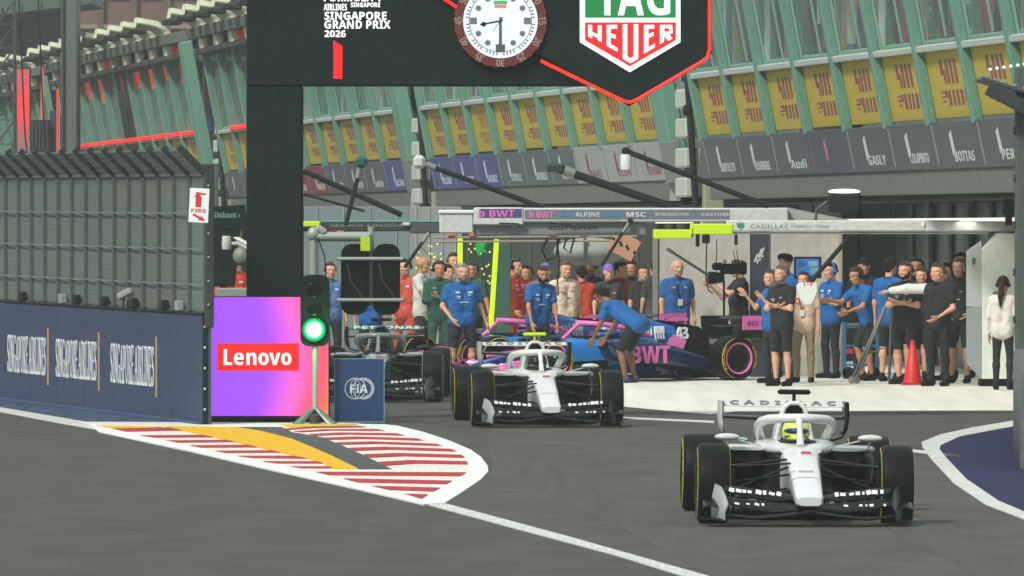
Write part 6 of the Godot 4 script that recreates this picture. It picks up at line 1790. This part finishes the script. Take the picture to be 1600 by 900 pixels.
	# the dark hedge-like bank of fencing behind the debris fence
	o = thing("rear_fence", "grey green screen fence behind the debris fence at left", "fence", V(-7.283, 0, -163.043))
	part("screen", S().box(V(-1.5, 1.72, 0), V(7.6, 3.44, .08), .01), rough_surface("scrim", Color(0.27, 0.315, 0.31), Color(0.35, 0.395, 0.385), V(1.5, .4, 1.5), .8, 141, .03), o)
	for k in 9: part("post", S().box(V(-5 + .85 * k, 1.75, .07), V(.07, 3.5, .06), .01), paint(Color(0.22, 0.25, 0.25), .7), o)


# ------------------------------------------------------------------ cars in the scene
func cars() -> void:
	var white := Color(0.80, 0.81, 0.82)
	var black := Color(0.085, 0.095, 0.1)
	var cad := {"body": white, "nose": Color(0.80, 0.81, 0.84), "pod_right": black, "pod_left": black, "pod_top": [Color(0.78, 0.79, 0.79), Color(0.55, 0.57, 0.57)], "cover": white, "halo": Color(0.80, 0.81, 0.80), "hoop": Color(0.8, 0.81, 0.8), "chassis": black, "status": true, "mirror": Color(0.74, 0.75, 0.76), "rear_left": Color(0.13, 0.14, 0.145), "rear_right": Color(0.8, 0.81, 0.81), "rear_flap": Color(0.74, 0.76, 0.75), "plate_right": Color(0.62, 0.64, 0.65), "plate_left": Color(0.14, 0.15, 0.15)}
	var a := cad.duplicate()
	a.helmet = Color(0.78, 0.86, 0.28)
	a.visor = Color(0.08, 0.22, 0.42)
	a.helmet_mark = Color(0.30, 0.32, 0.36)
	var o := racing_car("white racing car with blue and yellow helmet nearest the camera", V(2.571 - 0.03, 0.0, -84.746 - 1.7), 1.2, a)
	o.rotation.z = -0.012
	o.position.y = -0.003
	letters("TENNECO", .13, .03, paint(Color(0.6, 0.57, 0.55), .5), o, V(0, .47, 1.93), Basis(Vector3.RIGHT, -1.12), .006)
	letters("C A D I L L A C", .98, .11, paint(Color(0.4, 0.42, 0.42), .5), o, V(0, .983, -2.30), Basis(Vector3.RIGHT, -1.26), .008)
	var b := cad.duplicate()
	b.helmet = Color(0.13, 0.14, 0.15)
	b.helmet_mark = Color(0.55, 0.57, 0.58)
	b.tcam = Color(0.72, 0.88, 0.06)
	b.cover = Color(0.83, 0.84, 0.84)
	o = racing_car("white racing car with dark helmet and yellow camera pod beside the signal boards", V(0.31, 0, -122.2), 4.0, b)
	letters("C A D I L L A C", .98, .11, paint(Color(0.4, 0.42, 0.42), .5), o, V(0, .983, -2.30), Basis(Vector3.RIGHT, -1.26), .008)
	part("pink_intake_rim", S().prism(P2([-.09, .985, -.05, 1.03, 0, 1.07, .05, 1.03, .09, .985, .05, 1.01, -.05, 1.01]), -.19, -.2), paint(Color(0.85, 0.2, 0.65), .5), o)
	var c := {"body": Color(0.13, 0.15, 0.155), "nose": Color(0.50, 0.54, 0.54), "pod_right": Color(0.10, 0.115, 0.12), "pod_left": Color(0.10, 0.115, 0.12), "pod_top": [Color(0.45, 0.49, 0.49), Color(0.45, 0.49, 0.49)], "cover": Color(0.10, 0.13, 0.13), "halo": Color(0.42, 0.46, 0.46), "hoop": Color(0.1, 0.3, 0.27), "helmet": Color(0.1, 0.1, 0.11), "rear_flap": Color(0.06, 0.22, 0.19), "rear_left": Color(0.1, 0.16, 0.15), "rear_right": Color(0.1, 0.16, 0.15), "tyre_mark": Color(0.75, 0.77, 0.77), "flap_mark": Color(0.7, 0.74, 0.75), "plate_left": Color(0.32, 0.36, 0.37), "plate_right": Color(0.32, 0.36, 0.37), "tcam": Color(0.1, 0.11, 0.11)}
	o = racing_car("dark silver racing car partly hidden behind the blue board", V(-1.874, 0, -135.135 - 1.7), -1.5, c)
	letters("PETRONAS", .95, .13, paint(Color(0.65, 0.82, 0.78), .5), o, V(0, .983, -2.30), Basis(Vector3.RIGHT, -1.26), .008)
	# the two parked cars, noses to the left
	var blue := Color(0.06, 0.42, 0.74)
	var pink := Color(0.90, 0.42, 0.72)
	var navy := Color(0.09, 0.20, 0.38)
	for k in 2:
		var look := {"body": Color(0.07, 0.47, 0.78), "nose": Color(0.1, 0.24, 0.58), "pod_right": navy, "pod_left": navy, "cover": blue, "halo": pink, "hoop": blue, "rim_ring": pink, "rear_left": Color(0.13, 0.15, 0.17), "rear_right": Color(0.13, 0.15, 0.17), "rear_flap": Color(0.1, 0.11, 0.13), "tail": Color(0.085, 0.095, 0.11), "helmet": pink if k else Color(0.3, 0.6, 0.85), "plate_left": pink, "plate_right": pink, "flap": Color(0.12, 0.15, 0.3), "flap_high": pink, "tcam": Color(0.1, 0.1, 0.11)}
		o = racing_car("blue and pink parked racing car in front with number on its tail" if k == 0 else "blue and pink parked racing car farther back behind the man in blue", V(1.61, 0, -149.9) if k == 0 else V(.355, 0, -153.1), -58, look, "parked racing cars")
		var side := Basis(V(0, 0, -1), V(0, 1, 0), V(1, 0, 0))   # lettering on the car's left flank reads from nose to tail
		var lw := paint(Color(0.88, 0.9, 0.92), .5)
		var lp := paint(Color(0.90, 0.45, 0.74), .5)
		letters("BWT", .72, .27, lp, o, V(.705, .42, -.2), side * Basis(Vector3.RIGHT, -.06), .03)
		letters("eni", .3, .15, lw, o, V(.165, .78, -.42), side * Basis(Vector3.RIGHT, -.14), .04, "Droid Sans", 400)
		var dog := part("animal_emblem_block", S().box(Vector3.ZERO, V(.2, .12, .03), .02), lw, o)
		dog.transform = Transform3D(side * Basis(Vector3.RIGHT, -.14), V(.17, .79, -.71))
		for q in 4:
			var leg := part("emblem_leg", S().box(V(-.08 + .05 * q, -.09, 0), V(.02, .1, .03), .004, Basis(Vector3.BACK, .15)), lw, o)
			leg.transform = Transform3D(side * Basis(Vector3.RIGHT, -.14), V(.17, .79, -.71))
		letters("43" if k == 0 else "10", .22, .19, lw, o, V(.125, .74, -1.16), side * Basis(Vector3.RIGHT, -.16), .05)
		part("pink_flank", S().prism(P2([-.2, -.12, .16, -.12, .24, .02, -.02, .13]), 0.0, .02), lp, o).transform = Transform3D(side * Basis(Vector3.RIGHT, -.2), V(.155, .6, -.98))
		part("pink_nose_stripe", S().prism(P2([-.78, -.1, .55, .07, .55, .1, -.78, -.045]), 0, .02), lp, o).transform = Transform3D(side * Basis(Vector3.RIGHT, -.1), V(.14, .49, 1.68))
		part("pink_tail_mark", S().prism(P2([-.1, 0, .34, .0, .34, .05, .1, .06]), 0, .02), lp, o).transform = Transform3D(side, V(.01, .93, -1.0))
		var rp := part("rear_side_panel", S().prism(P2([-.26, -.1, .26, -.1, .26, .12, -.26, .12]), 0, .012), lp, o)
		rp.transform = Transform3D(side, V(.602, .89, -2.24))
		letters("eni", .2, .11, paint(Color(0.45, 0.13, 0.4), .5), o, V(.617, .9, -2.17), side, .006, "Droid Sans", 400)
		part("emblem_block", S().box(V(.615, .9, -2.39), V(.01, .08, .13), .004), paint(Color(0.3, 0.1, 0.28), .5), o)
		letters("Delphi", .16, .04, lw, o, V(.76, .12, .18), side, .01)
		for q: Array in [[.13, .62, -.28, .2, .035], [.13, .62, -.6, .1, .05]]: part("small_mark", S().box(V(q[0] + .07, q[1], q[2]), V(.02, q[4], q[3]), .006), paint(Color(0.72, 0.78, 0.85), .5), o)


func stand(px: float, s: float) -> Vector3:
	return V((px - 800) / s, 0.004, -15000.0 / s)


func crowd() -> void:
	var polo := Color(0.07, 0.36, 0.62)
	var dusk := Color(0.12, 0.34, 0.58)
	var ink := Color(0.085, 0.095, 0.105)
	var navy := Color(0.10, 0.125, 0.16)
	var red := Color(0.70, 0.20, 0.15)
	var green := Color(0.13, 0.30, 0.255)
	var b := Color(0.82, 0.86, 0.92)
	# around the blue and pink cars
	person("grey haired bearded man in blue polo and dark shorts, hand at his belly", V(-0.778, 0, -149.551), 14, "easy", {"top": polo, "legs": Color(0.13, 0.14, 0.16), "hair": Color(0.52, 0.50, 0.47), "beard": Color(0.5, 0.46, 0.43), "badge": b, "wide": 1.14, "print": Color(0.75, 0.8, 0.9)}, 1.035)
	person("dark bearded man in blue polo reaching down beside the pink halo", V(0.413, 0, -151.057), 24, "reach", {"top": polo, "legs": navy, "reach": 1.97, "beard": Color(0.09, 0.07, 0.06), "badge": b, "skin": 1, "print": Color(0.75, 0.8, 0.9)}, 1.03)
	person("mechanic in blue polo and black shorts bending over the front car", V(1.818, 0, -148.221), -122, "bend", {"top": polo, "legs": Color(0.09, 0.1, 0.11), "skin": 2, "shoes": Color(0.24, 0.16, 0.28), "wide": 1.08}, 1.03)
	person("sandy haired man in plain cream T-shirt behind the parked cars", V(0.863, 0, -157.895), 28, "stand", {"top": Color(0.84, 0.75, 0.68), "legs": Color(0.2, 0.2, 0.2), "print": Color(0.6, 0.45, 0.42), "hair": Color(0.36, 0.26, 0.18), "wide": 1.1}, 1.02)
	person("person in orange red overalls next to the slanting yellow light tube", V(0.043, 0, -160.428), 55, "easy", {"top": red, "legs": Color(0.66, 0.17, 0.14), "sleeve": 1.9, "reach": 1.97, "badge": Color(0.8, 0.72, 0.68), "print": Color(0.85, 0.8, 0.75), "phones": Color(0.1, 0.1, 0.1)}, 1.04)
	person("person in red overalls half hidden behind the dark bearded man", V(0.258, 0, -161.29), -30, "stand", {"top": red, "legs": red, "sleeve": 1.9, "reach": 1.97, "skin": 1}, 0.97)
	person("person in purple cap and grey top behind man in cream", V(0.553, 0, -159.574), 5, "stand", {"top": Color(0.42, 0.41, 0.44), "legs": navy, "reach": 1.97, "style": "cap", "hair": Color(0.45, 0.36, 0.70)}, 1.0)
	person("person in red team shirt with back turned right of man in cream", V(1.165, 0, -160.256), 190, "hips", {"top": Color(0.72, 0.23, 0.16), "legs": red, "reach": 1.97, "sleeve": 0.7, "skin": 1}, 0.97)
	person("dark haired person in black top between two red shirts", V(1.33, 0, -162.162), -20, "stand", {"top": ink, "legs": ink, "reach": 1.97, "skin": 2, "badge": Color(0.6, 0.62, 0.6)}, 1.02)
	person("driver in purple cap and charcoal shirt above the bending mechanic", V(1.581, 0, -157.068), 12, "stand", {"top": Color(0.22, 0.22, 0.235), "legs": navy, "reach": 1.97, "style": "cap", "hair": Color(0.50, 0.36, 0.72), "badge": Color(0.7, 0.15, 0.15), "print": Color(0.8, 0.8, 0.8)}, 1.0)
	person("tall person in dark red jacket behind the purple capped driver", V(1.81, 0, -161.638), 60, "stand", {"top": Color(0.60, 0.15, 0.13), "legs": ink, "reach": 1.97, "sleeve": 1.95, "wide": 1.15}, 1.0)
	person("person in black shirt in the shade left of grey T-shirt man", V(2.026, 0, -162.514), -15, "crossed", {"top": ink, "legs": ink, "reach": 1.97, "skin": 1}, 1.01)
	person("person in charcoal shirt standing in the shade below the orange board", V(2.183, 0, -161.29), 30, "stand", {"top": Color(0.16, 0.16, 0.17), "legs": ink, "reach": 1.97}, 0.97)
	person("man in grey T-shirt with back turned near the camera operator", V(2.368, 0, -157.895), 205, "stand", {"top": Color(0.27, 0.27, 0.29), "legs": ink, "reach": 1.97, "hair": Color(0.2, 0.15, 0.11)}, 1.03)
	person("person in pink cap between grey T-shirt man and bald man", V(2.569, 0, -159.915), 160, "stand", {"top": Color(0.6, 0.2, 0.22), "legs": ink, "reach": 1.97, "style": "cap", "hair": Color(0.80, 0.50, 0.74)}, 0.98)
	person("bald man in dull blue polo behind the front car", V(2.674, 0, -155.44), 18, "stand", {"top": dusk, "legs": navy, "reach": 1.97, "style": "none", "badge": Color(0.6, 0.65, 0.7), "wide": 1.08, "pass": Color(0.12, 0.13, 0.14)}, 1.05)
	person("person in black T-shirt shading eyes with a raised arm", V(2.98, 0, -157.398), 178, "salute", {"top": ink, "legs": ink, "reach": 1.97}, 0.97)
	person("camera operator in black T-shirt with the television camera on shoulder", V(3.637, 0, -153.689), -78, "shoulder", {"top": ink, "legs": ink, "reach": 1.97, "wide": 1.14}, 1.05)
	person("person half hidden behind the camera operator", V(3.873, 0, -156.576), -20, "stand", {"top": Color(0.13, 0.15, 0.16), "legs": navy, "reach": 1.97, "hair": Color(0.25, 0.2, 0.17)}, 0.98)
	# between the pillar and the blue trolley
	person("grey haired man in black polo and shorts with arms crossed near stop lamp", V(4.097, 0, -145.631), -42, "crossed", {"top": Color(0.10, 0.11, 0.12), "legs": Color(0.085, 0.095, 0.1), "hair": Color(0.36, 0.34, 0.32), "beard": Color(0.42, 0.38, 0.35), "print": Color(0.7, 0.72, 0.74)}, 1.035)
	person("man in blue polo holding up a phone beside the dark pillar", V(4.008, 0, -148.075), -62, "phone", {"top": polo, "legs": navy, "reach": 1.97}, 0.99)
	person("tall curly haired youth in blue left of the monitor", V(4.345, 0, -152.284), -30, "stand", {"top": polo, "legs": navy, "reach": 1.97, "style": "curly"}, 1.11)
	person("photographer in pale patterned vest and khaki trousers behind stop lamp", V(4.515, 0, -148.515), -14, "stand", {"top": Color(0.78, 0.69, 0.61), "legs": Color(0.56, 0.49, 0.37), "reach": 1.97, "badge": Color(0.8, 0.35, 0.2), "pass": Color(0.5, 0.15, 0.12), "print": Color(0.75, 0.4, 0.3)}, 0.97)
	person("man in blue polo and long navy trousers with arms crossed and blue headphones", V(5.056, 0, -151.976), -52, "crossed", {"top": polo, "legs": navy, "reach": 1.97, "phones": Color(0.1, 0.35, 0.7), "badge": b, "print": Color(0.75, 0.8, 0.9)}, 1.035)
	person("person in black cap at the back left of tripod", V(5.67, 0, -154.639), 10, "stand", {"top": ink, "legs": ink, "reach": 1.97, "style": "cap", "hair": Color(0.075, 0.075, 0.08), "skin": 1}, 1.07)
	person("man in blue polo stooping with a hand near his face by the trolley", V(5.56, 0, -150), -58, "stoop", {"top": polo, "legs": navy, "skin": 1, "phones": Color(0.08, 0.09, 0.1)}, 1.05)
	person("man in blue polo with back turned behind the tripod", V(5.865, 0, -149.105), 150, "stand", {"top": polo, "legs": navy}, 1.09)
	# the team in black on the right
	person("bearded man in black polo with arms crossed behind the pointing sleeve", V(6.039, 0, -147.059), -34, "crossed", {"top": ink, "legs": Color(0.075, 0.085, 0.09), "beard": Color(0.1, 0.08, 0.07), "wide": 1.08, "print": Color(0.6, 0.62, 0.64)}, 1.06)
	person("tall dark haired man standing at the back of the black shirted team", V(6.384, 0, -151.515), -10, "stand", {"top": ink, "legs": ink, "wide": 1.1}, 1.08)
	person("man in black looking left between the bearded and the pointing man", V(6.394, 0, -149.402), -40, "stand", {"top": ink, "legs": ink}, 1.0)
	var o := person("dark haired man in black with one white sleeve pointing left", V(6.466, 0, -145.631), -34, "point", {"top": ink, "legs": Color(0.075, 0.085, 0.095), "reach": 1.97, "wide": 1.06}, 1.055)
	var j := skeleton("point")
	part("white_sleeve", cached("sleeve point", func(s): flesh(s, [[j.shr, j.elr, .078, .07], [j.elr, (j.elr as Vector3).lerp(j.wrr, .95), .07, .05]], .02, .03)), cloth(Color(0.80, 0.82, 0.80)), o)
	part("wristband", cached("band point", func(s): flesh(s, [[(j.elr as Vector3).lerp(j.wrr, .98), j.wrr, .045, .042]], .014, .02)), paint(ink, .5), o)
	person("young man in black polo and shorts with hands clasped next to white stand", V(6.887, 0, -147.783), -24, "hips", {"top": ink, "legs": Color(0.08, 0.09, 0.1), "print": Color(0.6, 0.62, 0.64)}, 1.09)
	person("person in black between the pointing man and the young man", V(6.81, 0, -150), -50, "stand", {"top": ink, "legs": ink}, 1.04)
	person("tallest man at the back beside the white stand's edge", V(7.14, 0, -152.13), -20, "stand", {"top": ink, "legs": ink, "wide": 1.1}, 1.12)
	person("woman with long ponytail and white shirt seen from behind", V(7.305, 0, -142.857), 166, "stand", {"top": Color(0.80, 0.79, 0.77), "legs": navy, "sleeve": 1.95, "reach": 1.97, "style": "tail", "phones": Color(0.09, 0.09, 0.1), "wide": 0.93}, 0.955)
	# left of the blue and pink cars
	person("person in red and white overalls beside the right signal head", V(-1.757, 0, -158.73), -25, "easy", {"top": Color(0.74, 0.30, 0.24), "legs": Color(0.74, 0.27, 0.18), "sleeve": 1.9, "reach": 1.97, "badge": Color(0.85, 0.85, 0.84)}, 1.04)
	person("bald man in white shirt and dark trousers under the warm bulbs", V(-1.484, 0, -157.895), 70, "phone", {"top": Color(0.78, 0.78, 0.76), "legs": Color(0.15, 0.16, 0.17), "reach": 1.97, "style": "none", "skin": 1, "pass": Color(0.15, 0.16, 0.3)}, 1.07)
	person("person in dark green overalls between white shirt and blue polo", V(-1.194, 0, -157.068), 8, "crossed", {"top": green, "legs": green, "sleeve": 1.9, "reach": 1.97, "badge": Color(0.5, 0.62, 0.56), "skin": 1, "print": Color(0.6, 0.7, 0.64), "phones": Color(0.08, 0.1, 0.1)}, 1.03)
	person("second person in green overalls farther back", V(-1.081, 0, -160.6), 30, "stand", {"top": Color(0.11, 0.25, 0.21), "legs": Color(0.11, 0.25, 0.21), "sleeve": 1.9, "reach": 1.97}, 0.98)
	person("person in pale grey at the back left of the short light tube", V(-1.005, 0, -163.934), 20, "stand", {"top": Color(0.55, 0.56, 0.56), "legs": ink, "reach": 1.97}, 1.08)
	person("person in green shirt with bare arms behind the grey haired man", V(-0.656, 0, -161.29), -35, "easy", {"top": Color(0.14, 0.33, 0.28), "legs": ink, "reach": 1.97, "skin": 1}, 1.0)
	person("man in blue polo seen between the two signal heads", V(-2.255, 0, -153.061), 0, "stand", {"top": polo, "legs": navy, "badge": b, "skin": 1}, 1.0)
	person("man in pale blue shirt behind the top of the green signal", V(-2.958, 0, -156.25), 12, "stand", {"top": Color(0.30, 0.42, 0.62), "legs": navy, "reach": 1.97, "badge": b}, 1.02)
	person("marshal in orange red overalls behind the security camera", V(-4.337, 0, -148.515), 30, "phone", {"top": Color(0.78, 0.26, 0.14), "legs": red, "sleeve": 1.9, "reach": 1.97, "badge": Color(0.85, 0.83, 0.8)}, 1.16)


func _ready() -> void:
	rng.seed = 20
	camera_and_light()
	prepare_flesh()
	ground()
	kerb_island()
	pit_buildings()
	far_left()
	barrier()
	catch_fence()
	gantry()
	led_board()
	signals()
	behind_fence()
	right_edge()
	garages()
	booms()
	cars()
	crowd()
